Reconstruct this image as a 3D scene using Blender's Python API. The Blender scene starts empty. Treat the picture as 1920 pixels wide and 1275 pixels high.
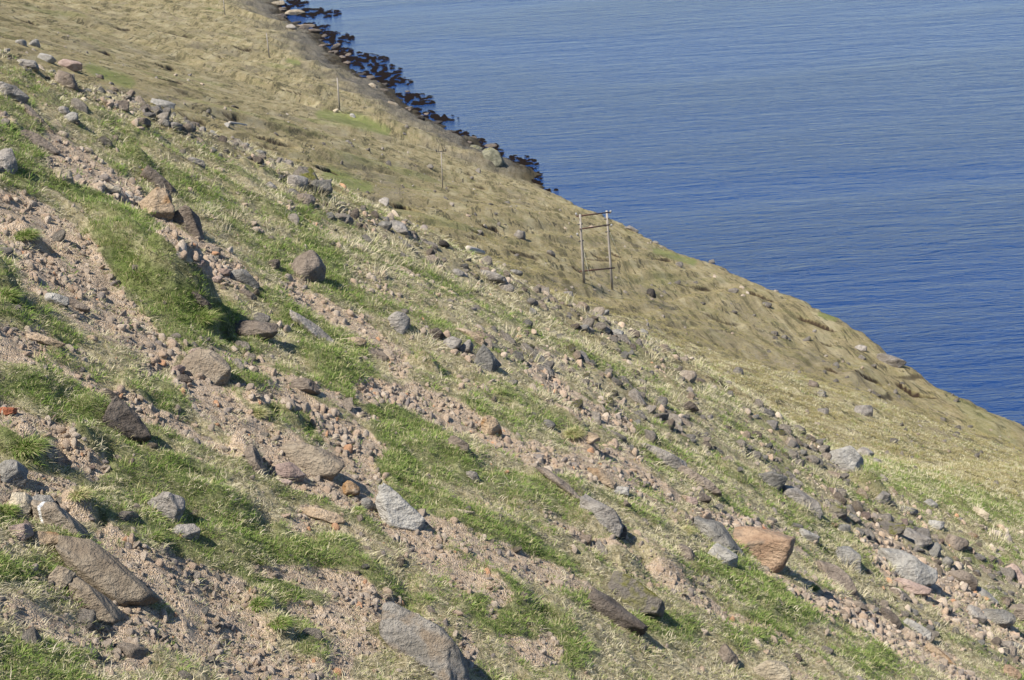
import bpy, math, random
import numpy as np
from mathutils import Vector, Matrix
R = math.radians
random.seed(7)
rng = np.random.default_rng(11)
C = bpy.context.scene.collection

# ------------------------------------------------------------------ camera, sky, sun, exposure
CAM_H, FPX, PITCH, ROLL = 105.0, 3000.0, R(20), R(3.7)
fwd = np.array([0, math.cos(PITCH), -math.sin(PITCH)])
rt0 = np.array([1.0, 0, 0]); up0 = np.array([0, math.sin(PITCH), math.cos(PITCH)])
RT = math.cos(ROLL)*rt0 - math.sin(ROLL)*up0
UP = math.sin(ROLL)*rt0 + math.cos(ROLL)*up0
cd = bpy.data.cameras.new("camera"); cam = bpy.data.objects.new("camera", cd); C.objects.link(cam)
cd.sensor_width = 36; cd.lens = 36*FPX/1920; cd.clip_start = 0.5; cd.clip_end = 30000
m = Matrix([[RT[0], UP[0], -fwd[0], 0], [RT[1], UP[1], -fwd[1], 0], [RT[2], UP[2], -fwd[2], CAM_H], [0, 0, 0, 1]])
cam.matrix_world = m
bpy.context.scene.camera = cam

SUN_AZ, SUN_EL = R(-126), R(56)      # azimuth from +Y towards +X
sd = Vector((math.sin(SUN_AZ)*math.cos(SUN_EL), math.cos(SUN_AZ)*math.cos(SUN_EL), math.sin(SUN_EL)))
W = bpy.data.worlds.new("World"); bpy.context.scene.world = W; W.use_nodes = True
nt = W.node_tree; nt.nodes.clear()
sky = nt.nodes.new("ShaderNodeTexSky"); sky.sky_type = 'NISHITA'; sky.sun_disc = False
sky.sun_elevation = SUN_EL; sky.sun_rotation = SUN_AZ
sky.altitude = 2200; sky.air_density = 1.0; sky.dust_density = 0.0; sky.ozone_density = 4.0
bg = nt.nodes.new("ShaderNodeBackground"); bg.inputs[1].default_value = 0.095
out = nt.nodes.new("ShaderNodeOutputWorld")
nt.links.new(sky.outputs[0], bg.inputs[0]); nt.links.new(bg.outputs[0], out.inputs[0])
ld = bpy.data.lights.new("sun", 'SUN'); ld.energy = 4.9; ld.angle = R(0.53); ld.color = (1.0, 0.945, 0.85)
sun = bpy.data.objects.new("sun", ld); C.objects.link(sun); sun.location = (0, 0, 200)
sun.rotation_euler = sd.to_track_quat('Z', 'Y').to_euler()
vs = bpy.context.scene.view_settings
vs.view_transform = 'Standard'; vs.look = 'None'; vs.gamma = 1; vs.exposure = 0.84
bpy.context.scene.cycles.max_bounces = 4
bpy.context.scene.cycles.diffuse_bounces = 2

# ------------------------------------------------------------------ numeric helpers
_tab = rng.random((256, 256))
def vnoise(x, y, seed=0):
    x = np.asarray(x, float) + seed*17.31; y = np.asarray(y, float) + seed*9.77
    xi = np.floor(x).astype(np.int64); yi = np.floor(y).astype(np.int64)
    fx = x-xi; fy = y-yi
    fx = fx*fx*(3-2*fx); fy = fy*fy*(3-2*fy)
    a = _tab[xi & 255, yi & 255]; b = _tab[(xi+1) & 255, yi & 255]
    c = _tab[xi & 255, (yi+1) & 255]; d = _tab[(xi+1) & 255, (yi+1) & 255]
    return (a+(b-a)*fx)*(1-fy)+(c+(d-c)*fx)*fy - 0.5
def fbm(x, y, octs=4, seed=0, gain=.5):
    s = 0; a = 1.0
    for k in range(octs):
        s = s + a*vnoise(x*2**k*1.01**k+k*3.3, y*2**k+k*7.7, seed+k); a *= gain
    return s
def sstep(a, b, x):
    t = np.clip((x-a)/(b-a), 0, 1); return t*t*(3-2*t)
def project(x, y, z):
    dx, dy, dz = x, y, z-CAM_H
    w = dx*fwd[0]+dy*fwd[1]+dz*fwd[2]
    w = np.where(w < .1, .1, w)
    return 960+FPX*(dx*RT[0]+dy*RT[1]+dz*RT[2])/w, 637.5-FPX*(dx*UP[0]+dy*UP[1]+dz*UP[2])/w, w
def ray(px, py):
    px = np.asarray(px, float); py = np.asarray(py, float)
    u = (px-960)/FPX; v = (637.5-py)/FPX
    return fwd + u[..., None]*RT + v[..., None]*UP
def unproj(px, py, Y):
    d = ray(px, py); t = Y/d[..., 1]
    return d*t[..., None]+np.array([0, 0, CAM_H])
def on_sea(px, py, z=0.0):
    d = ray(px, py); t = (z-CAM_H)/d[..., 2]
    return d*t[..., None]+np.array([0, 0, CAM_H])

# ------------------------------------------------------------------ the lie of the land
_sh = [(455, -22), (500, 0), (545, 45), (600, 92), (650, 128), (700, 172), (760, 215), (820, 242), (870, 262), (935, 312), (1000, 345)]
shore = on_sea(np.array([p[0] for p in _sh]), np.array([p[1] for p in _sh]), 0.3)
_br = [(1090, 388, 320), (1180, 427, 285), (1250, 465, 255), (1350, 502, 232), (1480, 555, 206), (1562, 592, 190),
       (1650, 655, 176), (1700, 688, 169), (1830, 760, 157), (1920, 795, 150), (2150, 930, 132)]
brk = np.array([unproj(p[0], p[1], p[2]) for p in _br])
kx = np.concatenate([shore[:, 0], brk[:, 0], [92, 130]])
ky = np.concatenate([shore[:, 1], brk[:, 1], [60, -100]])
kz = np.concatenate([shore[:, 2], brk[:, 2], [52, 60]])
o_ = np.argsort(ky); kx, ky, kz = kx[o_], ky[o_], kz[o_]
kx = np.concatenate([[160], kx, [-700]]); ky = np.concatenate([[-400], ky, [2400]]); kz = np.concatenate([[60], kz, [0.3]])

def xb_at(y):
    y = np.asarray(y, float)
    far_ = sstep(385, 420, y)
    return np.interp(y, ky, kx) + far_*(9*fbm(y/26, 0*y, 3, 64) + 2.5) + (1-far_)*(1.6*fbm(y/5, 0*y, 3, 63))
# erosion scars in the turf of the far slope: (pixel x0,y0,x1,y1, height m)
SCARS_PX = [(575, 306, 616, 317, .9), (715, 374, 755, 383, .8), (755, 383, 803, 403, .9), (885, 414, 925, 424, .5), (872, 425, 900, 431, .5),
            (1205, 596, 1250, 604, .5), (30, 2, 48, 3, .9), (165, 12, 182, 15, .8), (222, 8, 240, 12, .8), (282, 116, 320, 124, .7),
            (270, 138, 335, 152, .7), (365, 106, 420, 118, .7), (395, 100, 412, 104, .8), (440, 128, 520, 138, .6), (580, 140, 602, 144, .8),
            (432, 84, 470, 92, .6), (390, 210, 440, 226, .5), (170, 90, 196, 94, .6), (495, 253, 515, 257, .5), (1060, 495, 1100, 508, .4),
            (1140, 470, 1200, 490, .5), (1100, 470, 1150, 485, .4), (1580, 695, 1640, 710, .6), (1555, 690, 1590, 700, .5), (1680, 715, 1765, 748, .7),
            (1400, 545, 1470, 570, .5), (1500, 590, 1580, 625, .5), (1290, 672, 1330, 682, .3), (520, 165, 570, 176, .5), (560, 105, 580, 112, .5),
            (300, 58, 350, 66, .6), (20, 30, 60, 40, .5), (200, 45, 240, 52, .5), (700, 340, 730, 347, .4), (777, 320, 800, 328, .4),
            (860, 320, 880, 326, .4), (880, 345, 905, 350, .4), (1290, 690, 1320, 697, .3), (1430, 700, 1470, 712, .4), (1530, 635, 1560, 645, .4)]
# tussocks and turf banks near the camera: (px, py, radius px, height m)
MOUNDS_PX = [(55, 838, 42, .28), (52, 443, 30, .22), (6, 555, 34, .35), (280, 500, 80, .5), (335, 575, 60, .95), (405, 600, 36, .6), (230, 440, 50, .2),
             (484, 770, 24, .22), (545, 790, 26, .18), (200, 790, 42, .2), (160, 840, 30, .18), (490, 1130, 34, .16), (520, 1180, 30, .16),
             (260, 300, 26, .25), (1075, 800, 30, .25), (1095, 840, 26, .25), (1285, 985, 24, .22), (1115, 1000, 34, .15), (150, 960, 30, .2), (455, 850, 34, .2),
             (1380, 900, 30, .2), (1635, 925, 40, .4), 
             (1240, 1060, 50, .2), (1170, 1050, 40, .15), (700, 1090, 50, .12), (640, 700, 50, .15), (800, 690, 26, .25), (320, 960, 30, .15),
             (250, 740, 30, .1), (60, 720, 60, .12), (950, 1130, 60, .15), (1060, 930, 60, .12), (430, 950, 50, .15), (850, 870, 50, .12)]
MOUNDS, SCARS = [], []

def near_plane(x, y): return 96.2 - .7*x - .1*y
_cp = [(-260, -20), (0, 103), (200, 163), (330, 223), (480, 288), (600, 340), (780, 425), (1000, 530), (1180, 625), (1320, 697), (1500, 812), (1640, 903), (1760, 952), (1920, 985), (2150, 1010)]
_d = ray([p[0] for p in _cp], [p[1] for p in _cp]); _d = _d/_d[:, 1:2]
_ty = (CAM_H-96.2)/(-_d[:, 2]-.7*_d[:, 0]-.1)
cx_, cy_ = _d[:, 0]*_ty, _ty
cx_ = np.concatenate([[cx_[0]-60], cx_, [cx_[-1]+60]]); cy_ = np.concatenate([[cy_[0]-30], cy_, [cy_[-1]+20]])
def crest_y(x): return np.interp(x, cx_, cy_)
def H(x, y, detail=True, feats=True):
    x = np.asarray(x, float); y = np.asarray(y, float)
    ye = crest_y(x)
    N = near_plane(x, y)
    N = N + 0.9*fbm(x/9, y/9, 2, 3)*sstep(3, 20, y)*sstep(-4, -14, y-ye)
    F = 94 - .45*x - .23*y
    xb = xb_at(y); zb = np.interp(y, ky, kz)
    dxb = xb - x
    corr = zb - (94 - .45*xb - .23*y)
    F = F + corr*np.exp(-np.maximum(dxb, 0)/(45+np.maximum(y-330, 0)*1.5))
    # long spurs and terraces that run obliquely down the slope
    s = x*.86 - y*.50 ; t = x*.50 + y*.86
    rr = np.hypot(x, y)
    damp = sstep(0, 14, dxb)
    far = sstep(60, 160, rr)
    u1 = x*.955 - y*.295; t1 = x*.295 + y*.955
    F = F + far*damp*(2.2*fbm(u1/16, t1/110, 2, 21) + 1.0*fbm(u1/6.5, t1/80, 2, 31))
    rg_ = 1-2*np.abs(fbm(u1/3.2, t1/30, 2, 45))
    F = F + (.3+.7*far)*damp*.22*rg_
    q_ = (u1+2.5*fbm(u1/12, t1/45, 2, 47))/3.6; fq = q_-np.floor(q_)
    F = F + (.4+.6*far)*damp*.16*sstep(-.25, .15, fbm(u1/9, t1/14, 2, 49))*(sstep(0, .8, fq)-sstep(.8, 1, fq)-.4)
    tr = fbm(u1/5.0, t1/34, 3, 41)
    F = F + (.25+.75*far)*damp*.75*tr
    # over the brink: steep rocky bank to the sea
    past = np.maximum(-dxb, 0)
    drop = np.where(y > 395, .35*past, 1.25*past) 
    F = F - drop - .25*sstep(-3, 3, -dxb)
    rock = sstep(-1, 3, -dxb)
    F = F + rock*(1.6*fbm(x/4, y/4, 4, 51)+.4)
    # the near debris slope ends along a lip and drops to the far one
    ye = ye + 1.5*fbm(x/5, 0*x, 2, 61)
    sd_ = y - ye
    w = sstep(-2, 22, sd_)
    z = N*(1-w)+F*w
    near = 1-sstep(60, 110, rr)
    if detail:
        z = z + near*(.20*fbm(x/2.3, y/2.3, 3, 71) + .13*fbm(x/.8, y/.8, 3, 81))
        z = z + (1-near)*np.maximum(damp, .6)*(.10*fbm(x/1.5, y/1.5, 3, 91) + .33*fbm((x*.955-y*.295)/1.3, (x*.295+y*.955)/9, 3, 92)) + near*.07*(1-2*np.abs(fbm(x/.45, y/.45, 2, 95)))
    if feats:
        for (mx, my, mr, mh) in MOUNDS:
            k = (np.abs(x-mx) < 2.6*mr) & (np.abs(y-my) < 2.6*mr)
            if not np.any(k): continue
            if z.ndim == 0: z = np.array(z)
            dx, dy = x[k]-mx, y[k]-my
            n = .5*fbm(dx/mr*1.6+mx, dy/mr*1.6, 2, 5)
            r2 = (dx*dx+dy*dy)/mr**2*(1+n)
            # steep on its lower side
            lo = (dx*.99+dy*.14)/mr
            z[k] += mh*np.exp(-r2*1.2) * np.where(lo > 0, 1.0, 1.0) - mh*.6*np.exp(-((lo-1.15)/.35)**2)*np.exp(-((dy*.99-dx*.14)/mr)**2)
        for (ax, ay, bx, by, hh) in SCARS:
            L = math.hypot(bx-ax, by-ay); ex, ey = (bx-ax)/L, (by-ay)/L
            mx, my = (ax+bx)/2, (ay+by)/2
            k = (np.abs(x-mx) < L/2+5) & (np.abs(y-my) < L/2+5)
            if not np.any(k): continue
            dx, dy = x[k]-ax, y[k]-ay
            tt = dx*ex+dy*ey
            nx, ny = ey, -ex
            if ny > 0: nx, ny = -nx, -ny      # points to the viewer
            ss = dx*nx+dy*ny - .5*vnoise(tt/1.1, mx) - .5*np.sin(tt/L*3.14)
            end = sstep(0, .2*L, tt)*sstep(0, .2*L, L-tt)
            z[k] -= hh*end*sstep(0, .45, ss)*np.exp(-np.maximum(ss, 0)/2.2)
    return z

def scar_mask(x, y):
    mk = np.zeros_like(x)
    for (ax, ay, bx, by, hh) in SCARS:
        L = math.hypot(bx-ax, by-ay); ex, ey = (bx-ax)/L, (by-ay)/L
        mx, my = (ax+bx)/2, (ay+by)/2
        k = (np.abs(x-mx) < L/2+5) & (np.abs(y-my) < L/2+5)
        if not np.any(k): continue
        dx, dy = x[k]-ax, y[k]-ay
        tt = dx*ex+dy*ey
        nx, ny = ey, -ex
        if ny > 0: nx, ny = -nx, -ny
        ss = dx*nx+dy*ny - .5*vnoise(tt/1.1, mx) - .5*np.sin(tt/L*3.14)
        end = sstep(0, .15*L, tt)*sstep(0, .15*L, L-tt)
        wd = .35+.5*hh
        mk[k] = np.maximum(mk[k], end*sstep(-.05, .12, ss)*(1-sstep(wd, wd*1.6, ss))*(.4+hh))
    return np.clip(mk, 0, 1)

_T = np.exp(np.linspace(math.log(5), math.log(1500), 900))
def hit(px, py, **kw):
    """where the sight line through a point of the photograph meets the ground"""
    px = np.atleast_1d(np.asarray(px, float)); py = np.atleast_1d(np.asarray(py, float))
    d = ray(px, py); d = d/d[:, 1:2]
    X = d[:, 0:1]*_T; Z = CAM_H + d[:, 2:3]*_T; Y = np.broadcast_to(_T, X.shape)
    g = np.maximum(H(X, Y, **kw), 0) - Z
    idx = np.argmax(g > 0, axis=1); idx[(g > 0).sum(1) == 0] = len(_T)-1
    i0 = np.maximum(idx-1, 0); r = np.arange(len(px))
    g0, g1 = g[r, i0], g[r, idx]
    f = np.clip(-g0/np.where(np.abs(g1-g0) < 1e-9, 1e-9, g1-g0), 0, 1)
    t = _T[i0]+(_T[idx]-_T[i0])*f
    return np.stack([d[:, 0]*t, t, CAM_H+d[:, 2]*t], 1)

p_ = hit([a[0] for a in MOUNDS_PX], [a[1] for a in MOUNDS_PX], detail=False, feats=False)
for a, q in zip(MOUNDS_PX, p_):
    MOUNDS.append((q[0], q[1], a[2]*q[1]/FPX*1.15, a[3]*1.25))
a_ = hit([a[0] for a in SCARS_PX], [a[1] for a in SCARS_PX], detail=False, feats=False)
b_ = hit([a[2] for a in SCARS_PX], [a[3] for a in SCARS_PX], detail=False, feats=False)
for s_, a, b in zip(SCARS_PX, a_, b_):
    L = math.hypot(b[0]-a[0], b[1]-a[1])
    if L > 30: b = a+(b-a)*30/L
    if L > .5: SCARS.append((a[0], a[1], b[0], b[1], s_[4]*1.1))
for k in range(130):      # small breaks all over the far slope
    px, py = random.uniform(0, 1850), random.uniform(0, 900)
    q = hit([px], [py], detail=False, feats=False)[0]
    xb = float(np.interp(q[1], ky, kx))
    if q[1] < 75 or xb-q[0] < 6 or q[1] > 620: continue
    L = random.uniform(2.5, 9)*(.6+q[1]/350); an = random.uniform(-.25, .35)
    ex, ey = math.sin(.45+an), math.cos(.45+an)
    SCARS.append((q[0], q[1], q[0]+ex*L, q[1]+ey*L, random.uniform(.15, .5)))

# ------------------------------------------------------------------ what covers the ground (strokes are lists of photo points with a half width)
SOIL = [[(10, 400, 40), (70, 450, 55), (130, 510, 60), (190, 570, 45), (250, 615, 28), (320, 655, 18)],
        [(345, 700, 30), (390, 740, 42), (440, 790, 42), (500, 830, 34), (560, 850, 30), (610, 880, 34), (670, 890, 45), (700, 900, 30)],
        [(0, 640, 22), (70, 650, 18)], [(0, 780, 22), (60, 800, 26), (120, 830, 36), (180, 870, 26)], [(0, 920, 26), (70, 930, 34), (150, 960, 20)],
        [(200, 1000, 22), (260, 1050, 42), (340, 1095, 58), (420, 1140, 55), (490, 1200, 40), (530, 1250, 26)],
        [(500, 1060, 12), (580, 1085, 22), (660, 1105, 28), (740, 1140, 24), (640, 1160, 30)],
        [(700, 940, 22), (760, 990, 24), (840, 1050, 30), (900, 1080, 24), (930, 1120, 14)],
        [(545, 545, 20), (610, 585, 24), (680, 620, 22), (750, 690, 20)], [(690, 735, 16), (760, 745, 18), (850, 780, 24), (950, 830, 22), (1030, 870, 18)],
        [(1060, 860, 18), (1130, 870, 30), (1200, 890, 24), (1250, 930, 16)], [(1300, 965, 20), (1400, 985, 18), (1470, 1000, 10)],
        [(1440, 1080, 12), (1530, 1120, 18), (1620, 1150, 22), (1700, 1210, 20), (1780, 1250, 20)], [(90, 270, 20), (150, 310, 26), (210, 350, 18), (260, 385, 14)],
        [(290, 400, 14), (340, 460, 20), (400, 505, 22), (470, 540, 12)], [(490, 740, 18), (560, 755, 20), (620, 800, 24), (680, 850, 30)],
        [(0, 1130, 30), (60, 1160, 34), (140, 1200, 30), (230, 1230, 34)], [(690, 1200, 22), (640, 1240, 26)], [(560, 1150, 16), (620, 1190, 20)],
        [(960, 1180, 12), (1040, 1230, 26)], [(600, 960, 16), (560, 975, 14)], [(870, 1240, 18), (900, 1190, 10)], [(1190, 850, 10), (1080, 830, 14)],
        [(1640, 1000, 26), (1720, 1080, 40), (1830, 1150, 36), (1900, 1200, 26)], [(1000, 700, 16), (1100, 760, 22), (1180, 800, 16)], [(300, 650, 16), (260, 700, 10)]]
GREEN = [[(180, 450, 26), (230, 500, 52), (290, 560, 62), (350, 600, 52), (420, 600, 32), (480, 650, 18)], [(120, 345, 16), (180, 375, 20), (260, 420, 22), (320, 470, 26), (380, 520, 22)],
         [(0, 240, 28), (50, 290, 28), (20, 330, 22)], [(520, 560, 20), (570, 620, 28), (640, 690, 36), (700, 740, 28), (770, 800, 38), (820, 850, 40), (880, 880, 30)],
         [(700, 800, 20), (740, 870, 28), (790, 930, 24)], [(330, 880, 20), (400, 930, 36), (460, 990, 42), (530, 1040, 28), (650, 1030, 20)], [(470, 1080, 24), (540, 1110, 34), (590, 1160, 34), (600, 1220, 24)],
         [(870, 960, 14), (960, 1010, 26), (1030, 1060, 26), (1090, 1110, 18)], [(1330, 1050, 20), (1430, 1110, 30), (1530, 1130, 34), (1400, 1190, 40)], [(0, 740, 22), (70, 720, 36), (150, 770, 40), (170, 820, 34)],
         [(20, 820, 30), (70, 860, 30)], [(40, 430, 30), (60, 460, 22)], [(1290, 1180, 30), (1200, 1150, 20)], [(250, 720, 16), (330, 770, 26)], [(1600, 1150, 24), (1700, 1190, 20), (1620, 1240, 30)],
         [(0, 1060, 24), (90, 1050, 26)], [(900, 1110, 30), (1000, 1180, 34), (1080, 1240, 30)], [(60, 1230, 34), (150, 1250, 24)], [(340, 1180, 20), (300, 1140, 22)], [(0, 960, 14)], [(1520, 1105, 12)],
         [(260, 1000, 12), (290, 1015, 12)], [(430, 700, 24), (480, 720, 18)], [(40, 340, 20), (100, 420, 20)], [(820, 1010, 14)], [(860, 1050, 30), (780, 930, 20)],
         [(1640, 880, 22), (1750, 910, 22), (1880, 960, 16)], [(610, 215, 10), (670, 228, 14), (720, 245, 8)], [(1850, 1120, 20), (1890, 1180, 22)], [(560, 410, 20), (640, 520, 30)], [(200, 130, 10), (240, 160, 10)]]
FARGREEN = [[(1610, 875, 22), (1700, 905, 30), (1800, 930, 30), (1900, 960, 26)], [(600, 214, 8), (670, 226, 13), (725, 246, 8)], [(540, 114, 4), (560, 118, 4)], [(170, 128, 10), (240, 155, 12)], [(620, 330, 16), (690, 352, 10)], [(1230, 470, 6), (1300, 492, 6)], [(1540, 590, 6), (1565, 596, 6)]]
def stroke_mask(px, py, strokes, soft=.5):
    mk = np.zeros_like(px)
    for st in strokes:
        pts = st if len(st) > 1 else [st[0], (st[0][0]+1, st[0][1], st[0][2])]
        for (x0, y0, w0), (x1, y1, w1) in zip(pts[:-1], pts[1:]):
            wm = max(w0, w1)*1.6
            k = (px > min(x0, x1)-wm) & (px < max(x0, x1)+wm) & (py > min(y0, y1)-wm) & (py < max(y0, y1)+wm)
            if not np.any(k): continue
            dx, dy = x1-x0, y1-y0; L2 = dx*dx+dy*dy+1e-6
            t = np.clip(((px[k]-x0)*dx+(py[k]-y0)*dy)/L2, 0, 1)
            d = np.hypot(px[k]-x0-t*dx, py[k]-y0-t*dy)/(w0+(w1-w0)*t)
            mk[k] = np.maximum(mk[k], 1-sstep(1-soft, 1+soft, d))
    return mk
def cover(x, y, z):
    """green, soil, far"""
    px, py, w = project(x, y, z)
    wx = 34*fbm(x/.9, y/.9, 3, 101)*np.clip(22/np.maximum(y, 5), .3, 1.6); wy = 34*fbm(x/.9+50, y/.9, 3, 111)*np.clip(22/np.maximum(y, 5), .3, 1.6)
    qx, qy = px+wx, py+wy
    inf = y > 3
    soil = np.where(inf, stroke_mask(qx, qy, SOIL), 0); green = np.where(inf, stroke_mask(qx, qy, GREEN), 0)
    rr = np.hypot(x, y)
    # streaks down the fall line
    a = x*.14 - y*.99; b = x*.99+y*.14
    st = fbm(a/1.1, b/3.2, 3, 121)
    st2 = fbm(a/.8+9, b/2.2, 3, 131)
    sdc = y-crest_y(x)
    nearw = 1-sstep(0, 5, sdc)
    soil = np.maximum(soil, nearw*sstep(.30, .48, st)*.8)
    green = np.maximum(green, nearw*sstep(.05, .3, st2)*.75)*(1-.85*soil)
    f = sstep(-6, 3, sdc+5*fbm(x/3, y/3, 3, 125))
    u1 = x*.955 - y*.295; t1 = x*.295 + y*.955
    soil = soil*(1-f) + f*.42*sstep(.12, .6, fbm(u1/4, t1/30, 5, 141, .65))
    green = np.maximum(green*(1-f)+f*np.clip(stroke_mask(px+.4*wx, py+.4*wy, FARGREEN)*1.0, 0, 1), f*sstep(.26, .55, fbm(u1/9, t1/40, 4, 151))*.5)
    soil = soil + (1-f)*.40*sstep(.06, .42, fbm(x/.55, y/.55, 4, 145))*(1-green*.8)
    return np.clip(green, 0, 1), np.clip(soil, 0, 1), f

# ------------------------------------------------------------------ material helpers
def mat(name):
    m = bpy.data.materials.new(name); m.use_nodes = True
    n = m.node_tree; n.nodes.clear()
    o = n.nodes.new("ShaderNodeOutputMaterial"); b = n.nodes.new("ShaderNodeBsdfPrincipled")
    n.links.new(b.outputs[0], o.inputs[0])
    return m, n, b
def nd(n, t, **kw):
    x = n.nodes.new("ShaderNode"+t)
    for k, v in kw.items():
        if k.startswith("i_"): x.inputs[k[2:].replace('_', ' ')].default_value = v
        else: setattr(x, k, v)
    return x
def mixc(n, fac, a, b, bt='MIX'):
    x = n.nodes.new("ShaderNodeMix"); x.data_type = 'RGBA'; x.blend_type = bt
    for s, v in ((0, fac), (6, a), (7, b)):
        if hasattr(v, 'links'): n.links.new(v, x.inputs[s])
        else: x.inputs[s].default_value = v if s == 0 else (*v, 1)
    return x.outputs[2]
def noise(n, vec, scale, detail=4, rough=.55, dist=0):
    x = nd(n, "TexNoise"); x.inputs['Scale'].default_value = scale; x.inputs['Detail'].default_value = detail
    x.inputs['Roughness'].default_value = rough; x.inputs['Distortion'].default_value = dist
    if vec is not None: n.links.new(vec, x.inputs['Vector'])
    return x.outputs[0]
def ramp(n, v, a, b):
    x = nd(n, "MapRange"); x.interpolation_type = 'SMOOTHSTEP'; n.links.new(v, x.inputs[0]); x.inputs[1].default_value = a; x.inputs[2].default_value = b
    return x.outputs[0]
def math_(n, op, a, b):
    x = nd(n, "Math", operation=op)
    for i, v in enumerate((a, b)):
        if hasattr(v, 'links'): n.links.new(v, x.inputs[i])
        else: x.inputs[i].default_value = v
    return x.outputs[0]
def coords(n, kind='Object', scale=None):
    c = nd(n, "TexCoord").outputs[kind]
    if scale:
        mp = nd(n, "Mapping"); n.links.new(c, mp.inputs[0]); mp.inputs['Scale'].default_value = scale; c = mp.outputs[0]
    return c
def bump(n, b, h, strength, dist):
    x = nd(n, "Bump"); x.inputs['Strength'].default_value = strength; x.inputs['Distance'].default_value = dist
    n.links.new(h, x.inputs['Height']); n.links.new(x.outputs[0], b.inputs['Normal']); return x

# ground
GM, n, b = mat("hillside turf and soil")
co = coords(n)
at = nd(n, "Attribute", attribute_name="cover"); sp = nd(n, "SeparateColor"); n.links.new(at.outputs['Color'], sp.inputs[0])
aF = nd(n, "Attribute", attribute_name="far_slope")
aS = nd(n, "Attribute", attribute_name="shore_rock")
n1 = noise(n, co, 9, 5, .65); n2 = noise(n, co, 38, 4, .7); n3 = noise(n, co, 1.3, 4, .6); n4 = noise(n, co, 2.6, 6, .75); n5 = noise(n, co, .35, 3, .6)
dry = mixc(n, ramp(n, n1, .36, .64), (.25, .21, .115), (.48, .41, .27))
dry = mixc(n, ramp(n, n2, .35, .65), mixc(n, .5, dry, (.10, .085, .04)), dry)
cs = nd(n, "Mapping"); n.links.new(co, cs.inputs[0]); cs.inputs['Rotation'].default_value = (0, 0, R(17.2)); cs.inputs['Scale'].default_value = (1, .09, .4)
ns = noise(n, cs.outputs[0], .55, 6, .7); ns2 = noise(n, cs.outputs[0], .14, 4, .6)
fard = mixc(n, ramp(n, n4, .35, .65), (.255, .205, .10), (.42, .34, .185))
fard = mixc(n, math_(n, 'MULTIPLY', ramp(n, ns, .50, .62), .85), fard, (.46, .39, .235))
fard = mixc(n, math_(n, 'MULTIPLY', ramp(n, ns, .48, .38), .9), fard, (.13, .11, .055))
csb = nd(n, "Mapping"); n.links.new(co, csb.inputs[0]); csb.inputs['Rotation'].default_value = (0, 0, R(15)); csb.inputs['Scale'].default_value = (.8, .06, .2)
nl = noise(n, csb.outputs[0], .5, 5, .62); nlb = noise(n, co, .22, 4, .7)
ln_ = math_(n, 'MULTIPLY', ramp(n, math_(n, 'ABSOLUTE', math_(n, 'SUBTRACT', nl, .5), 0), .024, .006), ramp(n, nlb, .46, .54))
fard = mixc(n, math_(n, 'MULTIPLY', ln_, .9), fard, (.075, .065, .04))
n6 = noise(n, co, 7, 5, .7)
fard = mixc(n, math_(n, 'MULTIPLY', ramp(n, n6, .54, .70), .5), fard, (.50, .43, .27))
fard = mixc(n, math_(n, 'MULTIPLY', ramp(n, n6, .44, .32), .5), fard, (.12, .10, .055))
fard = mixc(n, math_(n, 'MULTIPLY', ramp(n, ns2, .52, .68), .55), fard, (.235, .195, .135))
fard = mixc(n, ramp(n, n5, .46, .70), fard, mixc(n, .4, fard, (.20, .20, .075)))
fard = mixc(n, math_(n, 'MULTIPLY', ramp(n, n2, .55, .75), .35), fard, (.07, .06, .035))
base = mixc(n, aF.outputs['Fac'], dry, fard)
gr = mixc(n, ramp(n, n1, .35, .65), (.05, .075, .018), (.13, .165, .045))
grf = mixc(n, aF.outputs['Fac'], gr, (.20, .225, .07))
gf = math_(n, 'MULTIPLY', sp.outputs[0], math_(n, 'ADD', .55, math_(n, 'MULTIPLY', ramp(n, n3, .35, .65), .45)))
base = mixc(n, gf, base, grf)
so = mixc(n, ramp(n, n1, .35, .65), (.43, .315, .205), (.62, .485, .35))
so = mixc(n, ramp(n, n2, .3, .7), mixc(n, .35, so, (.16, .12, .095)), so)
vo = nd(n, "TexVoronoi"); vo.inputs['Scale'].default_value = 55; n.links.new(co, vo.inputs['Vector'])
vh = nd(n, "SeparateColor"); n.links.new(vo.outputs['Color'], vh.inputs[0])
so = mixc(n, math_(n, 'MULTIPLY', ramp(n, vh.outputs[0], .6, .9), .4), so, mixc(n, vh.outputs[1], (.25, .22, .20), (.5, .44, .40)))
sof = mixc(n, ramp(n, n4, .4, .62), (.22, .18, .125), (.32, .27, .21))
so2 = mixc(n, aF.outputs['Fac'], so, sof)
sf = ramp(n, math_(n, 'ADD', sp.outputs[1], math_(n, 'MULTIPLY', math_(n, 'SUBTRACT', n4, .5), .9)), .35, .6)
base = mixc(n, sf, base, so2)
base = mixc(n, sp.outputs[2], base, mixc(n, n1, (.02, .013, .008), (.07, .045, .03)))  # bare earth of the scars, blackened to paint in the shade under their lips
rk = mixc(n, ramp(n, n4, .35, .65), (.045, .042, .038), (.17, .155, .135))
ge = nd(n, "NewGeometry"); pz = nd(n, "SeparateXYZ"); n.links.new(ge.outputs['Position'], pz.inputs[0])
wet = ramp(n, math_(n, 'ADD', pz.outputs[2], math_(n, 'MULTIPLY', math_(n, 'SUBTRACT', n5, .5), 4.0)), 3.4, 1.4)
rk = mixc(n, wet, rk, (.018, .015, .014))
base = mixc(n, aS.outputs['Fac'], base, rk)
n.links.new(base, b.inputs['Base Color']); b.inputs['Roughness'].default_value = .95
b.inputs['Specular IOR Level'].default_value = .15
fh = math_(n, 'ADD', math_(n, 'MULTIPLY', n4, .6), math_(n, 'ADD', n6, math_(n, 'MULTIPLY', ln_, -.4)))
fh = math_(n, 'MULTIPLY', math_(n, 'MULTIPLY', fh, aF.outputs['Fac']), 3.2)
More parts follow.
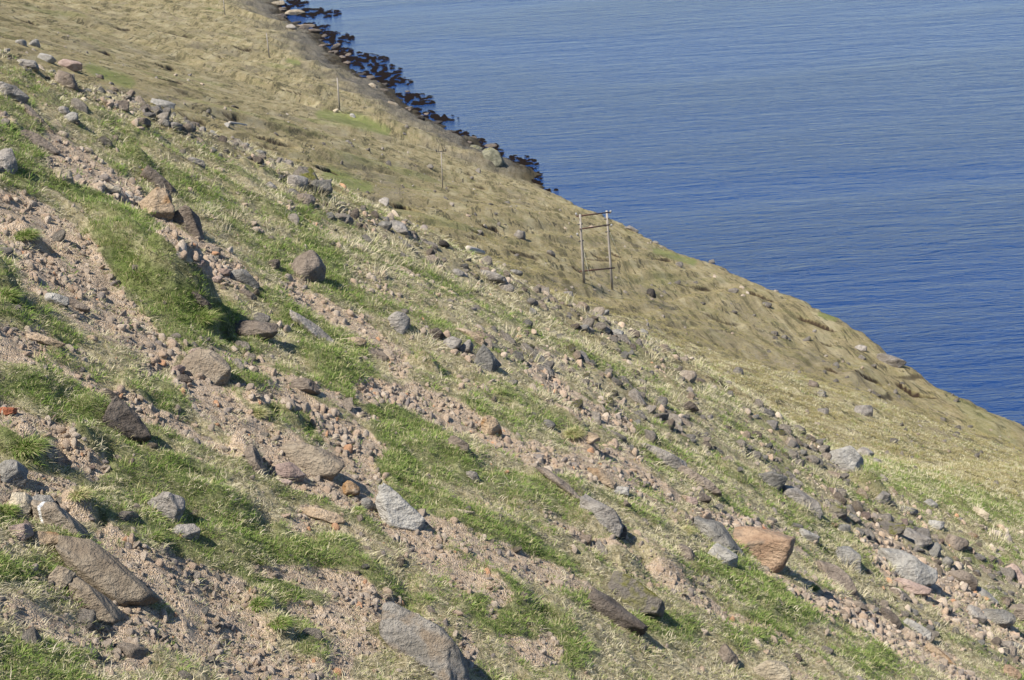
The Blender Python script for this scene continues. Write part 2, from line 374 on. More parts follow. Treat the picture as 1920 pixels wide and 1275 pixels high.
bh = math_(n, 'ADD', math_(n, 'MULTIPLY', n1, 1.0), math_(n, 'ADD', math_(n, 'MULTIPLY', n2, .35), fh))
bh = math_(n, 'ADD', bh, math_(n, 'MULTIPLY', math_(n, 'MULTIPLY', vo.outputs['Distance'], sp.outputs[1]), -.35))
bump(n, b, bh, 1.0, .09)

def rock_mat(name, c1, c2, speck=.0, moss=.0, stain=None, vein=False, scale=1.0, crack=1):
    m, n, b = mat(name)
    co = coords(n); oi = nd(n, "ObjectInfo")
    ad = nd(n, "VectorMath", operation='ADD'); n.links.new(co, ad.inputs[0])
    mr = nd(n, "VectorMath", operation='SCALE'); mr.inputs[0].default_value = (37, 19, 53); n.links.new(oi.outputs['Random'], mr.inputs['Scale'])
    n.links.new(mr.outputs[0], ad.inputs[1]); co = ad.outputs[0]
    a = noise(n, co, 3*scale, 6, .65); f = noise(n, co, 16*scale, 5, .7); g = noise(n, co, 50*scale, 3, .7)
    col = mixc(n, ramp(n, a, .35, .65), c1, c2)
    col = mixc(n, math_(n, 'MULTIPLY', ramp(n, f, .5, .3), .5), col, tuple(v*.45 for v in c1))
    jit = nd(n, "HueSaturation"); n.links.new(col, jit.inputs['Color'])
    n.links.new(math_(n, 'ADD', 1.0, math_(n, 'MULTIPLY', oi.outputs['Random'], .38)), jit.inputs['Value']); col = jit.outputs[0]
    if stain: col = mixc(n, ramp(n, noise(n, co, 1.7*scale, 3, .5, .8), .55, .66), col, stain)
    if speck: col = mixc(n, math_(n, 'MULTIPLY', ramp(n, g, .60, .68), speck), col, (.38, .37, .34))
    if speck: col = mixc(n, math_(n, 'MULTIPLY', ramp(n, f, .60, .72), speck*.7), col, (.32, .315, .28))
    if moss:
        ge = nd(n, "NewGeometry"); sx = nd(n, "SeparateXYZ"); n.links.new(ge.outputs['Normal'], sx.inputs[0])
        mm = math_(n, 'MULTIPLY', ramp(n, sx.outputs[2], .2, .8), ramp(n, a, .62-moss*.25, .70-moss*.2))
        col = mixc(n, mm, col, (.13, .125, .03))
    if vein:
        wv = nd(n, "TexWave"); wv.inputs['Scale'].default_value = .55; wv.inputs['Distortion'].default_value = 3.5; wv.inputs['Detail'].default_value = 3; n.links.new(co, wv.inputs['Vector'])
        col = mixc(n, ramp(n, wv.outputs['Fac'], .985, .998), col, (.75, .74, .72))
    n.links.new(col, b.inputs['Base Color']); b.inputs['Roughness'].default_value = .88; b.inputs['Specular IOR Level'].default_value = .25
    h = math_(n, 'ADD', math_(n, 'MULTIPLY', a, 1.2), math_(n, 'ADD', math_(n, 'MULTIPLY', f, .6), math_(n, 'MULTIPLY', g, .2)))
    vc = nd(n, "TexVoronoi", feature='DISTANCE_TO_EDGE'); vc.inputs['Scale'].default_value = 1.9*scale
    wp = nd(n, "Mapping"); n.links.new(co, wp.inputs[0]); wp.inputs['Rotation'].default_value = (.5, .6, .4); wp.inputs['Scale'].default_value = (1, 1, 2.8)
    wa = nd(n, "VectorMath", operation='ADD'); n.links.new(wp.outputs[0], wa.inputs[0]); nn = nd(n, "TexNoise"); nn.inputs['Scale'].default_value = 2.2*scale; n.links.new(co, nn.inputs['Vector']); n.links.new(nn.outputs['Color'], wa.inputs[1])
    n.links.new(wa.outputs[0], vc.inputs['Vector'])
    crk = ramp(n, vc.outputs['Distance'], .0, .012)
    crk = math_(n, 'MAXIMUM', crk, ramp(n, nn.outputs[0], .44, .54))
    if not crack: crk = math_(n, 'ADD', crk, 1.0)
    h = math_(n, 'ADD', h, math_(n, 'MULTIPLY', crk, .16))
    lay = noise(n, wp.outputs[0], 5*scale, 4, .6)
    h = math_(n, 'ADD', h, math_(n, 'MULTIPLY', lay, .8))
    col = mixc(n, math_(n, 'MAXIMUM', math_(n, 'MULTIPLY', math_(n, 'SUBTRACT', 1.0, crk), .35), 0.0), col, (.05, .042, .035)); n.links.new(col, b.inputs['Base Color'])
    bump(n, b, h, 1.0, .11/scale)
    return m
RM = {
 'grey': rock_mat("grey basalt", (0.175, 0.155, 0.135), (0.30, 0.272, 0.240), .35),
 'brown': rock_mat("brown grey basalt", (0.139, 0.110, 0.086), (0.237, 0.193, 0.153), .15),
 'dark': rock_mat("dark brown basalt", (0.069, 0.055, 0.045), (0.139, 0.114, 0.093), .15),
 'tan': rock_mat("tan sandstone coloured rock", (0.269, 0.197, 0.126), (0.392, 0.303, 0.216), .1, stain=(0.294, 0.173, 0.082)),
 'orange': rock_mat("orange weathered rock", (.26, .17, .11), (.37, .26, .175), .2, stain=(.21, .165, .125)),
 'red': rock_mat("brick red rock", (0.277, 0.095, 0.048), (0.343, 0.134, 0.074), 0),
 'pale': rock_mat("pale grey lichened rock", (0.220, 0.205, 0.182), (0.343, 0.323, 0.290), .55),
 'cream': rock_mat("cream rock", (0.326, 0.268, 0.186), (0.424, 0.362, 0.268), .1),
 'pink': rock_mat("pinkish rock", (0.245, 0.177, 0.149), (0.343, 0.260, 0.216), .1),
 'speck': rock_mat("lichen speckled basalt", (0.122, 0.114, 0.100), (0.212, 0.197, 0.175), .9),
 'mossy': rock_mat("mossy basalt", (0.122, 0.106, 0.089), (0.212, 0.185, 0.156), .3, .8),
 'vein': rock_mat("veined tan grey rock", (0.212, 0.169, 0.123), (0.302, 0.252, 0.193), .2, vein=True),
 'slab': rock_mat("tan brown slab rock", (0.192, 0.150, 0.108), (0.269, 0.221, 0.164), .1),
 'rust': rock_mat("grey slab with rusty streak", (0.163, 0.146, 0.123), (0.269, 0.244, 0.212), .5, stain=(.23, .18, .13)),
 'stack': rock_mat("black wet rock", (0.024, 0.022, 0.021), (0.065, 0.055, 0.048), .1),
 'stackm': rock_mat("greenish shore rock", (.10, .10, .07), (.21, .20, .145), .25, .3, scale=.25),
 'ledge': rock_mat("sandy shore ledge", (.22, .18, .13), (.34, .29, .22), 0, scale=.2),
 'far': rock_mat("grey rock on the far slope", (0.122, 0.106, 0.089), (0.228, 0.205, 0.179), .4, .2, scale=.4),
}

# ------------------------------------------------------------------ mesh helpers
def mesh_np(name, verts, faces_flat, loop_counts, smooth=True):
    me = bpy.data.meshes.new(name)
    nv, nl, nf = len(verts), len(faces_flat), len(loop_counts)
    me.vertices.add(nv); me.vertices.foreach_set("co", np.asarray(verts, np.float32).ravel())
    me.loops.add(nl); me.loops.foreach_set("vertex_index", np.asarray(faces_flat, np.int32))
    me.polygons.add(nf)
    st = np.concatenate([[0], np.cumsum(loop_counts)[:-1]]).astype(np.int32)
    me.polygons.foreach_set("loop_start", st)
    me.polygons.foreach_set("use_smooth", np.full(nf, smooth))
    me.update(calc_edges=True); me.validate()
    return me
def link(name, me, m=None, parent=None):
    o = bpy.data.objects.new(name, me); C.objects.link(o)
    if m: me.materials.append(m)
    if parent: o.parent = parent
    return o
def tag(o, label, cat, group=None, kind=None):
    if label: o['label'] = label
    if cat: o['category'] = cat
    if group: o['group'] = group
    if kind: o['kind'] = kind
    return o

# hillside: a fan of rings about the hill's brow, fine where it is seen close
az = np.concatenate([np.linspace(-180, -27, 50)[:-1], np.linspace(-27, -20.2, 40)[:-1], np.linspace(-20.2, 20.2, 1000), np.linspace(20.2, 27, 40)[1:], np.linspace(27, 180, 50)[1:-1]])
az = np.radians(az)
rg = np.concatenate([np.linspace(.6, 8.5, 24)[:-1], np.exp(np.linspace(math.log(8.5), math.log(900), 1650)), np.exp(np.linspace(math.log(900), math.log(4000), 40))[1:]])
A, G = np.meshgrid(az, rg)
X = G*np.sin(A); Y = G*np.cos(A)
Z = H(X, Y)
Z = np.clip(Z, -6, 330)
gz, sz, fz = cover(X, Y, Z)
# grass stands higher than soil, stony soil is rough
nearw = 1-sstep(60, 100, G)
Z = Z + nearw*(.05*gz - .03*sz) + nearw*.035*fbm(X/.16, Y/.16, 2, 161)
xb = xb_at(Y)
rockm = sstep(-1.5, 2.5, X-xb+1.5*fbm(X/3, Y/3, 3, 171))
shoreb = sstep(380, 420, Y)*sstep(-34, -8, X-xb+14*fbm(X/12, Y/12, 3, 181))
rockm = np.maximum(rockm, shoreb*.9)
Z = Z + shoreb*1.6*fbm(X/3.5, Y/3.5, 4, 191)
peat_shade = scar_mask(X, Y)
nr, nc = X.shape
idx = np.arange(nr*nc).reshape(nr, nc)
q0 = idx[:-1, :]; q1 = idx[1:, :]
q0r = np.roll(q0, -1, 1); q1r = np.roll(q1, -1, 1)
F4 = np.stack([q0, q0r, q1r, q1], -1).reshape(-1, 4)[:, ::1]
me = mesh_np("hillside", np.stack([X, Y, Z], -1).reshape(-1, 3), F4[:, ::-1].ravel(), np.full(len(F4), 4))
ca = me.attributes.new("cover", 'FLOAT_COLOR', 'POINT')
ca.data.foreach_set("color", np.stack([gz, sz, peat_shade, np.ones_like(gz)], -1).astype(np.float32).ravel())
fa = me.attributes.new("far_slope", 'FLOAT', 'POINT'); fa.data.foreach_set("value", fz.astype(np.float32).ravel())
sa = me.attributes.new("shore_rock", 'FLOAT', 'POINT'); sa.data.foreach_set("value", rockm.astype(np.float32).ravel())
hill = link("hillside_ground", me, GM); tag(hill, None, None, kind='structure')
del A, G

# sea
SM, n, b = mat("sea water")
co = coords(n)
def wav(sx, sy, rot, det=3, rough=.55):
    mp = nd(n, "Mapping"); n.links.new(co, mp.inputs[0]); mp.inputs['Scale'].default_value = (sx, sy, 1); mp.inputs['Rotation'].default_value = (0, 0, R(rot))
    return noise(n, mp.outputs[0], 1.0, det, rough, .7)
w1 = wav(.045, .21, 4, 4, .6); w2 = wav(.16, .62, -5, 4, .65); w3 = wav(.9, 2.2, 10, 3, .6); w4 = wav(.004, .012, 14, 4); w5 = wav(.02, .075, -3, 3)
amp = math_(n, 'ADD', .5, math_(n, 'MULTIPLY', ramp(n, w4, .35, .65), .8))
h = math_(n, 'ADD', math_(n, 'MULTIPLY', w1, 2.1), math_(n, 'ADD', math_(n, 'MULTIPLY', w2, 1.7), math_(n, 'MULTIPLY', w3, .3)))
h = math_(n, 'ADD', math_(n, 'MULTIPLY', h, amp), math_(n, 'MULTIPLY', w5, 1.5))
bump(n, b, h, 1.0, 1.0)
b.inputs['Base Color'].default_value = (.006, .030, .115, 1); b.inputs['Roughness'].default_value = .14; b.inputs['IOR'].default_value = 1.25; b.inputs['Specular Tint'].default_value = (.42, .68, 1, 1)
me = mesh_np("sea", [(-9000, -9000, 0), (9000, -9000, 0), (9000, 12000, 0), (-9000, 12000, 0)], [0, 1, 2, 3], [4])
tag(link("sea_water", me, SM), None, None, kind='structure')

# ------------------------------------------------------------------ rocks
def ico(sub):
    import bmesh
    bm = bmesh.new(); bmesh.ops.create_icosphere(bm, subdivisions=sub, radius=1)
    v = np.array([q.co[:] for q in bm.verts]); f = np.array([[q.index for q in p.verts] for p in bm.faces]); bm.free()
    return v, f
ICO = {k: ico(k) for k in (2, 3, 4, 5)}
def rock_shape(sub, seed, angular=.8, rough=.05, flat_top=False, planes=14, taper=0.0):
    """a stone broken along random planes: unit size, roughly within -1..1 on each axis"""
    g = np.random.default_rng(seed)
    v, f = ICO[sub]; d = v/np.linalg.norm(v, axis=1, keepdims=True)
    nrm = g.normal(size=(planes, 3)); nrm /= np.linalg.norm(nrm, axis=1, keepdims=True)
    h = g.uniform(.55, .95, planes)
    base = np.array([[1, 0, 0], [-1, 0, 0], [0, 1, 0], [0, -1, 0], [0, 0, 1], [0, 0, -1]], float) + g.normal(size=(6, 3))*.13
    base /= np.linalg.norm(base, axis=1, keepdims=True)
    nrm = np.concatenate([nrm, base]); h = np.concatenate([h, np.full(6, .86)])
    dot = d@nrm.T
    r = np.where(dot > .05, h/np.maximum(dot, .05), 9)
    p = 8+50*angular
    r = (np.sum(np.maximum(r, .01)**(-p), axis=1))**(-1/p)
    P = d*r[:, None]
    o = g.uniform(0, 50)
    nz = fbm(P[:, 0]*1.7+o+P[:, 2], P[:, 1]*1.7+P[:, 2]*1.3, 3, 3)*rough*2.6 - rough*.8*np.abs(fbm(P[:, 0]*3+P[:, 2]*2+o, P[:, 1]*3+o, 3, 19)) + fbm(P[:, 0]*6+P[:, 2]*5+o, P[:, 1]*6-P[:, 2]*4, 2, 9)*rough*.8
    P = P*(1+nz)[:, None]
    if taper: P[:, 2] *= 1-taper*P[:, 0]; P[:, 1] *= 1-taper*.4*P[:, 0]
    P -= (P.max(0)+P.min(0))/2; P /= np.abs(P).max(0)
    return P, f
def rock_mesh(name, P, f, smooth=True):
    me = mesh_np(name, P, f.ravel(), np.full(len(f), 3), smooth)
    return me

# px, py, width px, height px, angle deg (downhill to the right positive), depth ratio, material, angularity, extra, label
BIG = [
 (295, 388, 62, 64, 20, .8, 'tan', 1, 'point', "pale tan boulder with a pointed top, leaning beside a lumpy brown boulder", 'boulder'),
 (355, 423, 70, 46, 38, .9, 'brown', .5, '', "lumpy brown boulder touching the right side of the pointed tan boulder", 'boulder'),
 (118, 333, 40, 30, 10, .8, 'cream', .7, '', "cream stone on bright grass at the upper left, left of the pointed tan boulder", 'stone'),
 (70, 269, 84, 26, 40, .8, 'brown', .8, '', "long grey brown slab lying above green grass at the upper left", 'slab'),
 (8, 306, 44, 46, 0, .9, 'grey', .3, '', "rounded grey boulder cut by the left edge of the photo, above the gravel", 'boulder'),
 (18, 176, 62, 32, 42, .8, 'grey', .7, '', "grey boulder at the left edge just below the stony crest", 'boulder'),
 (80, 233, 90, 14, 45, .7, 'brown', .8, '', "thin worn slab half buried in pale grass at the upper left", 'slab'),
 (302, 347, 80, 24, 46, .8, 'brown', .8, '', "tapering brown slab right above the pointed tan boulder", 'slab'),
 (204, 355, 42, 17, 10, 1, 'cream', .9, '', "flat cream stone left of the pointed tan boulder", 'stone'),
 (236, 369, 24, 14, 15, 1, 'pale', .9, '', "small pale broken stone next to the flat cream stone", 'stone'),
 (258, 376, 20, 13, 15, 1, 'pale', .9, '', "smallest pale chip between the flat cream stone and the pointed boulder", 'stone'),
 (577, 507, 62, 64, 8, .9, 'brown', .12, '', "big dome shaped grey brown boulder standing alone in dry grass", 'boulder'),
 (549, 500, 20, 14, -20, 1, 'brown', .8, '', "small stone leaning on the left of the dome shaped boulder", 'stone'),
 (514, 498, 26, 24, 40, .8, 'dark', .9, '', "small dark angular rock left of the dome shaped boulder", 'rock'),
 (459, 525, 56, 30, 26, .9, 'speck', .5, '', "rounded grey boulder with white lichen spots beside a row of pale stones", 'boulder'),
 (465, 553, 34, 13, 32, .8, 'brown', .9, '', "narrow flat stone right below the white spotted boulder", 'stone'),
 (420, 512, 22, 16, 20, .9, 'pink', .5, '', "pinkish round stone at the left end of the white spotted boulder", 'stone'),
 (406, 524, 18, 14, 20, .9, 'pink', .6, '', "pink stone lowest in the short row beside the white spotted boulder", 'stone'),
 (350, 487, 22, 14, 20, .9, 'cream', .6, '', "cream cobble on top of the pebble spill above the white spotted boulder", 'stone'),
 (372, 492, 22, 14, 30, .9, 'pink', .6, '', "pink cobble at the right of the pebble spill above the white spotted boulder", 'stone'),
 (478, 620, 78, 40, 8, 1, 'brown', .8, 'over', "flat topped grey brown boulder overhanging the turf, middle left", 'boulder'),
 (590, 625, 118, 25, 42, .8, 'grey', .8, '', "long narrow grey slab lying down the slope in bright grass", 'slab'),
 (376, 564, 52, 16, 42, .8, 'dark', 1, '', "thin dark slab sticking out of the big green turf bank", 'slab'),
 (388, 692, 86, 58, 28, 1, 'slab', 1, '', "angular boulder with rough tan face at the top of the bare soil chute", 'boulder'),
 (366, 663, 28, 18, -10, .9, 'pink', .5, '', "small pinkish stone resting against the top of the rough tan faced boulder", 'stone'),
 (334, 694, 24, 18, 10, .9, 'pink', .7, '', "pink stone left of the rough tan faced boulder", 'stone'),
 (344, 712, 32, 18, 10, .9, 'dark', .9, '', "dark grey stone under the left end of the rough tan faced boulder", 'stone'),
 (106, 563, 44, 20, 18, .9, 'pale', .6, '', "flat pale stone on the gravel path, left one of two", 'stone'),
 (147, 573, 42, 16, 14, .9, 'brown', .7, '', "flat brown stone on the gravel path, right one of two", 'stone'),
 (85, 638, 70, 16, 16, .9, 'tan', .7, '', "long low stone with an orange end below the gravel path", 'stone'),
 (172, 635, 22, 12, 16, .9, 'tan', .7, '', "small orange tan stone in the grass below the gravel path", 'stone'),
 (232, 796, 96, 52, 52, .8, 'dark', .7, '', "large smooth dark brown slab leaning out of the grass at the left", 'slab'),
 (207, 748, 36, 28, 70, .8, 'dark', .6, '', "rounded dark stone on the upper end of the large dark slab", 'stone'),
 (14, 771, 32, 13, 6, .9, 'red', .9, '', "brick red stone at the left edge of the photo", 'stone'),
 (23, 890, 54, 44, 30, .8, 'pale', .6, '', "pale grey blocky stone at the left edge above the cream stone", 'stone'),
 (40, 948, 50, 36, 80, .8, 'cream', .5, '', "upright cream stone beside bright grass at the left edge", 'stone'),
 (80, 943, 44, 26, 0, .9, 'pale', .5, '', "light grey stone resting on the upper side of the white veined boulder", 'stone'),
 (108, 981, 112, 54, 22, .9, 'vein', .7, '', "tan grey boulder with white quartz veins at the lower left", 'boulder'),
 (40, 1000, 44, 34, 10, .9, 'pink', .5, '', "pinkish round stone left of the white veined boulder", 'stone'),
 (80, 1013, 56, 28, 0, .9, 'tan', .5, '', "tan stone tucked under the white veined boulder", 'stone'),
 (192, 1076, 200, 66, 44, .6, 'slab', .9, '', "longest tan brown slab, lying down the slope at the lower left", 'slab'),
 (172, 1128, 130, 46, 47, .7, 'slab', 1, '', "shorter tan brown slab along the lower side of the longest slab", 'slab'),
 (108, 1092, 60, 34, -55, .7, 'slab', 1, '', "upright broken fragment at the left end of the two tan brown slabs", 'rock'),
 (318, 952, 66, 52, 55, .8, 'grey', 1, '', "angular grey boulder with a chipped edge between grass tufts, lower left", 'boulder'),
 (345, 1000, 56, 30, 0, .9, 'grey', .5, '', "rounded grey stone right below the angular grey boulder", 'stone'),
 (208, 1058, 24, 14, 20, .9, 'cream', 1, '', "small yellowish chip right of the longest tan slab", 'stone'),
 (582, 866, 116, 52, 18, .9, 'slab', .8, '', "large grey brown block on bare soil in the middle of the slope", 'boulder'),
 (540, 885, 60, 32, 16, .9, 'pink', .6, '', "smaller block leaning on the left of the large grey brown block", 'boulder'),
 (530, 906, 34, 14, 5, .9, 'pink', .5, '', "flat little stone below the smaller leaning block", 'stone'),
 (655, 917, 32, 28, -20, .9, 'tan', 1, 'point', "tan wedge shaped stone between two large grey blocks", 'stone'),
 (689, 945, 22, 20, 0, .9, 'pale', .6, '', "small round stone at the left end of the rough textured grey boulder", 'stone'),
 (746, 961, 102, 60, 28, .9, 'pale', .7, '', "rough textured light grey boulder at the lower end of the soil chute", 'boulder'),
 (475, 866, 56, 36, 50, .8, 'brown', .9, '', "grey stone with shadowed end showing from the turf left of the large block", 'stone'),
 (602, 965, 86, 20, 18, .9, 'tan', .4, '', "low flat tan stone mostly buried in gravel below the large block", 'stone'),
 (805, 1225, 230, 82, 50, .6, 'rust', .8, '', "very large grey slab with rusty streak at the bottom edge of the photo", 'slab'),
 (1156, 1150, 118, 42, 32, 1, 'dark', .9, 'over', "dark flat slab jutting out over its own black shadow, bottom centre", 'slab'),
 (1192, 1122, 108, 56, 24, .7, 'mossy', .8, '', "flat grey slab with moss spots just above the dark jutting slab", 'slab'),
 (1430, 1030, 106, 82, 8, .9, 'orange', .7, 'over', "large orange boulder overhanging a dark hollow at the lower right", 'boulder'),
 (1433, 998, 20, 16, 80, .9, 'red', 1, '', "small brick red stone on top of the large orange boulder", 'stone'),
 (1414, 972, 20, 14, 0, .9, 'cream', .5, '', "small cream cobble above the large orange boulder", 'stone'),
 (1345, 1012, 108, 50, 38, .9, 'speck', .6, '', "speckled grey boulder touching the left side of the orange boulder", 'boulder'),
 (1354, 1049, 56, 38, 30, .9, 'pale', .5, '', "lighter grey stone below the speckled boulder, left of the orange one", 'stone'),
 (1287, 1040, 44, 24, 45, .9, 'brown', .6, '', "brown grey stone left of the lighter grey stone", 'stone'),
 (1445, 1262, 68, 40, 5, .9, 'cream', .3, '', "smooth cream boulder cut by the bottom edge of the photo", 'boulder'),
 (1363, 1236, 48, 32, 55, .9, 'brown', .7, '', "purplish brown stone left of the smooth cream boulder", 'stone'),
 (1492, 1232, 24, 14, 20, .9, 'dark', 1, '', "small dark stone above the smooth cream boulder", 'stone'),
 (1572, 1090, 100, 36, 44, .8, 'brown', .5, '', "long smooth brown boulder below the orange boulder's right side", 'boulder'),
 (1698, 1070, 108, 56, 20, .9, 'pale', .4, '', "big smooth pale grey boulder at the lower right", 'boulder'),
 (1708, 1104, 70, 26, 15, .9, 'pink', .5, '', "brownish stone under the lower edge of the big pale grey boulder", 'stone'),
 (1590, 1050, 54, 42, 15, .9, 'pale', .6, '', "pale boulder with a moss spot left of the big pale grey boulder", 'boulder'),
 (1502, 940, 88, 30, 32, .8, 'grey', .9, '', "long grey slab above the orange boulder's right side", 'slab'),
 (1443, 903, 58, 32, 8, .9, 'speck', .5, '', "rounded green grey lichened boulder above the long grey slab", 'boulder'),
 (1127, 966, 92, 36, 28, .9, 'grey', .8, '', "grey slab with a dark lower end in the centre of the lower slope", 'slab'),
 (1160, 1000, 42, 28, 75, .9, 'dark', .9, '', "dark stone under the end of the grey slab in the centre", 'stone'),
 (1052, 908, 110, 14, 38, .8, 'brown', .8, '', "thin brown slab half hidden in grass in the centre of the slope", 'slab'),
 (1130, 895, 60, 20, 38, .8, 'tan', .6, '', "tan slab right of the thin brown slab", 'slab'),
 (1162, 922, 34, 20, 10, .9, 'pale', .9, '', "pale angular stone at the lower end of the tan slab", 'stone'),
 (1310, 905, 90, 26, 34, .8, 'brown', .7, '', "long worn boulder just left of the rounded lichened boulder", 'boulder'),
 (1318, 936, 30, 20, -8, .9, 'dark', 1, '', "dark block left of the long grey slab", 'rock'),
 (1297, 940, 22, 16, 0, .9, 'pink', .5, '', "round pinkish stone against the dark block", 'stone'),
 (1515, 1008, 38, 22, 20, .9, 'pale', 1, '', "chipped pale rock on the upper right of the orange boulder", 'rock'),
 (919, 803, 46, 32, 62, .8, 'tan', 1, '', "upright orange tan stone standing out in the middle of the photo", 'stone'),
 (860, 836, 44, 22, 32, .9, 'brown', .8, '', "brown block in grass left of the upright orange tan stone", 'stone'),
 (882, 630, 58, 20, 26, 1, 'tan', 1, 'over', "tan wedge shaped rock propped above a dark gap", 'rock'),
 (845, 645, 40, 22, -20, .9, 'grey', .9, '', "grey triangular rock left of the propped tan wedge", 'rock'),
 (872, 655, 24, 30, 60, .9, 'grey', .8, '', "small grey stone between the triangular rock and the jagged rock", 'stone'),
 (911, 679, 48, 38, 40, .9, 'speck', 1, '', "jagged cracked grey rock below the propped tan wedge", 'rock'),
 (817, 628, 26, 22, 50, .9, 'dark', .9, '', "dark broken stone left of the grey triangular rock", 'stone'),
 (749, 606, 42, 34, 45, .9, 'grey', .7, '', "grey brown boulder half sunk in dry grass, above the centre", 'boulder'),
 (668, 645, 36, 24, -10, .9, 'tan', .7, '', "tan stone right of the long narrow grey slab", 'stone'),
 (706, 667, 56, 20, 28, .9, 'brown', .8, '', "flat brown stone right of the tan stone beside the grey slab", 'stone'),
 (568, 725, 62, 28, 8, .9, 'brown', .8, '', "square brown block above a spill of pink stones", 'boulder'),
 (1245, 860, 100, 26, 30, .8, 'grey', .7, '', "long grey rock in the stony ground right of the collapsed turf hole", 'boulder'),
 (1109, 822, 30, 22, 0, .9, 'tan', 1, '', "tan orange block in the collapsed turf hole", 'rock'),
 (1028, 797, 22, 18, 40, .9, 'speck', .5, '', "small round grey stone left of the collapsed turf hole", 'stone'),
 (885, 896, 30, 22, 50, .9, 'grey', .5, '', "rounded grey stone in green grass below the upright orange tan stone", 'stone'),
 (868, 960, 44, 9, 6, 1, 'cream', 1, '', "thin pale flake lying on grass in the lower centre", 'stone'),
 (708, 950, 12, 22, 85, .8, 'cream', 1, '', "thin cream splinter standing at the left of the rough textured boulder", 'stone'),
 (778, 1158, 18, 16, 0, .9, 'cream', .6, '', "small round stone on the upper end of the very large slab", 'stone'),
 (577, 340, 54, 44, 10, 1.1, 'mossy', .7, '', "cracked moss topped outcrop standing on the crest", 'outcrop'),
 (598, 352, 26, 44, 85, 1.1, 'speck', 1, '', "cracked rock column on the right flank of the moss topped outcrop", 'outcrop'),
 (556, 345, 36, 30, 20, 1, 'grey', 1, '', "jagged rock left of the moss topped outcrop", 'rock'),
 (573, 378, 34, 26, 0, 1, 'brown', .4, '', "rounded brown boulder at the foot of the moss topped outcrop", 'boulder'),
 (508, 350, 24, 16, 10, 1, 'grey', .6, '', "grey stone on the crest left of the moss topped outcrop", 'stone'),
 (461, 277, 20, 16, 40, 1, 'grey', .8, '', "grey rock on the crest above the moss topped outcrop's left", 'rock'),
 (135, 224, 24, 24, 60, .9, 'pale', 1, '', "blue grey rock with white patches below the upper left crest", 'rock'),
 (120, 211, 22, 20, 0, .9, 'grey', .7, '', "brown grey rock behind the white patched rock", 'rock'),
 (88, 111, 32, 16, 10, 1, 'pale', .5, '', "palest boulder on the crest at the upper left", 'boulder'),
 (52, 122, 40, 20, 20, 1, 'grey', .8, '', "wide grey rock left of the palest crest boulder", 'rock'),
 (126, 152, 44, 26, 20, 1, 'brown', .7, '', "broad brown boulder below the palest crest boulder", 'boulder'),
 (130, 124, 44, 20, 12, 1, 'pink', .8, '', "pinkish rock pile end right of the palest crest boulder", 'rock'),
 (228, 199, 26, 20, 10, 1, 'brown', .7, '', "brown boulder on the crest between two patches of straw grass", 'boulder'),
 (305, 197, 44, 16, 15, 1, 'pale', .8, '', "pale jagged rock on the skyline of the upper left crest", 'rock'),
 (268, 232, 28, 20, 10, 1, 'brown', .6, '', "round brown boulder below the pale jagged rock", 'boulder'),
 (330, 238, 20, 22, 70, 1, 'grey', .9, '', "upright grey rock right of the round brown boulder", 'rock'),
 (380, 244, 14, 12, 40, 1, 'grey', .6, '', "grey stone at the lower end of the upper left crest rocks", 'stone'),
 (368, 305, 34, 14, 20, 1, 'grey', .6, '', "flat grey stone in grass below the upper left crest", 'stone'),
 (194, 266, 32, 20, 15, 1, 'mossy', .6, '', "brown rock with a mossy cap below the crest at the upper left", 'rock'),
 (748, 428, 44, 22, 15, 1, 'grey', .6, '', "broad grey rock in the crest above the centre left", 'rock'),
 (720, 425, 26, 18, 10, 1, 'speck', .8, '', "speckled rock just left of the broad grey crest rock", 'rock'),
 (832, 459, 20, 14, 30, 1, 'stack', .5, '', "small black brown boulder on the edge of the crest", 'boulder'),
 (976, 443, 22, 20, 40, 1, 'far', .9, '', "grey boulder on the straw slope left of the timber frame", 'boulder'),
 (900, 437, 14, 10, 20, 1, 'far', .8, '', "little rock just left of a grey boulder, up slope of the timber frame", 'rock'),
 (1033, 476, 16, 12, 10, 1, 'far', .6, '', "small rounded rock just left of the timber frame's posts", 'rock'),
 (922, 521, 54, 20, 12, 1, 'grey', .7, '', "broad brown outcrop on the crest left below the timber frame", 'outcrop'),
 (968, 512, 22, 12, 0, 1, 'speck', .8, '', "speckled stone right of the broad brown outcrop", 'stone'),
 (858, 512, 24, 14, 0, 1, 'grey', .7, '', "grey rock left of the broad brown outcrop", 'rock'),
 (1157, 625, 24, 14, 15, 1, 'pale', .7, '', "pale boulder on the edge of the crest below the timber frame", 'boulder'),
 (1135, 620, 18, 14, 0, 1, 'grey', .7, '', "grey rock left of the pale boulder below the timber frame", 'rock'),
 (1221, 551, 17, 21, 0, 1, 'stack', .8, 'over', "pointed black rock on the straw slope right of the timber frame", 'rock'),
 (1293, 766, 26, 22, 50, .9, 'dark', 1, '', "dark hollowed rock in the stony ground right of centre", 'rock'),
 (1619, 773, 32, 24, 5, 1, 'grey', .5, '', "largest single boulder on the far straw slope at the right", 'boulder'),
 (1543, 771, 20, 13, 15, 1, 'far', .5, '', "low grey boulder left of the largest single boulder", 'boulder'),
 (1540, 739, 16, 13, 5, 1, 'far', .7, '', "small dark sided boulder above the low grey boulder", 'boulder'),
 (1524, 722, 20, 14, 30, 1, 'brown', .6, '', "brown boulder above the small dark sided boulder", 'boulder'),
 (1385, 697, 20, 14, 25, 1, 'far', .8, '', "grey boulder by itself on the far slope, left of the brown boulder", 'boulder'),
 (1670, 679, 52, 22, 12, 1, 'far', .5, '', "wide pale outcrop near the sea on the right", 'outcrop'),
 (1614, 654, 22, 13, 10, 1, 'grey', .7, '', "grey boulder up and left of the wide pale outcrop", 'boulder'),
 (1437, 572, 18, 10, 15, 1, 'far', .8, '', "grey rock on the far slope close to the brink", 'rock'),
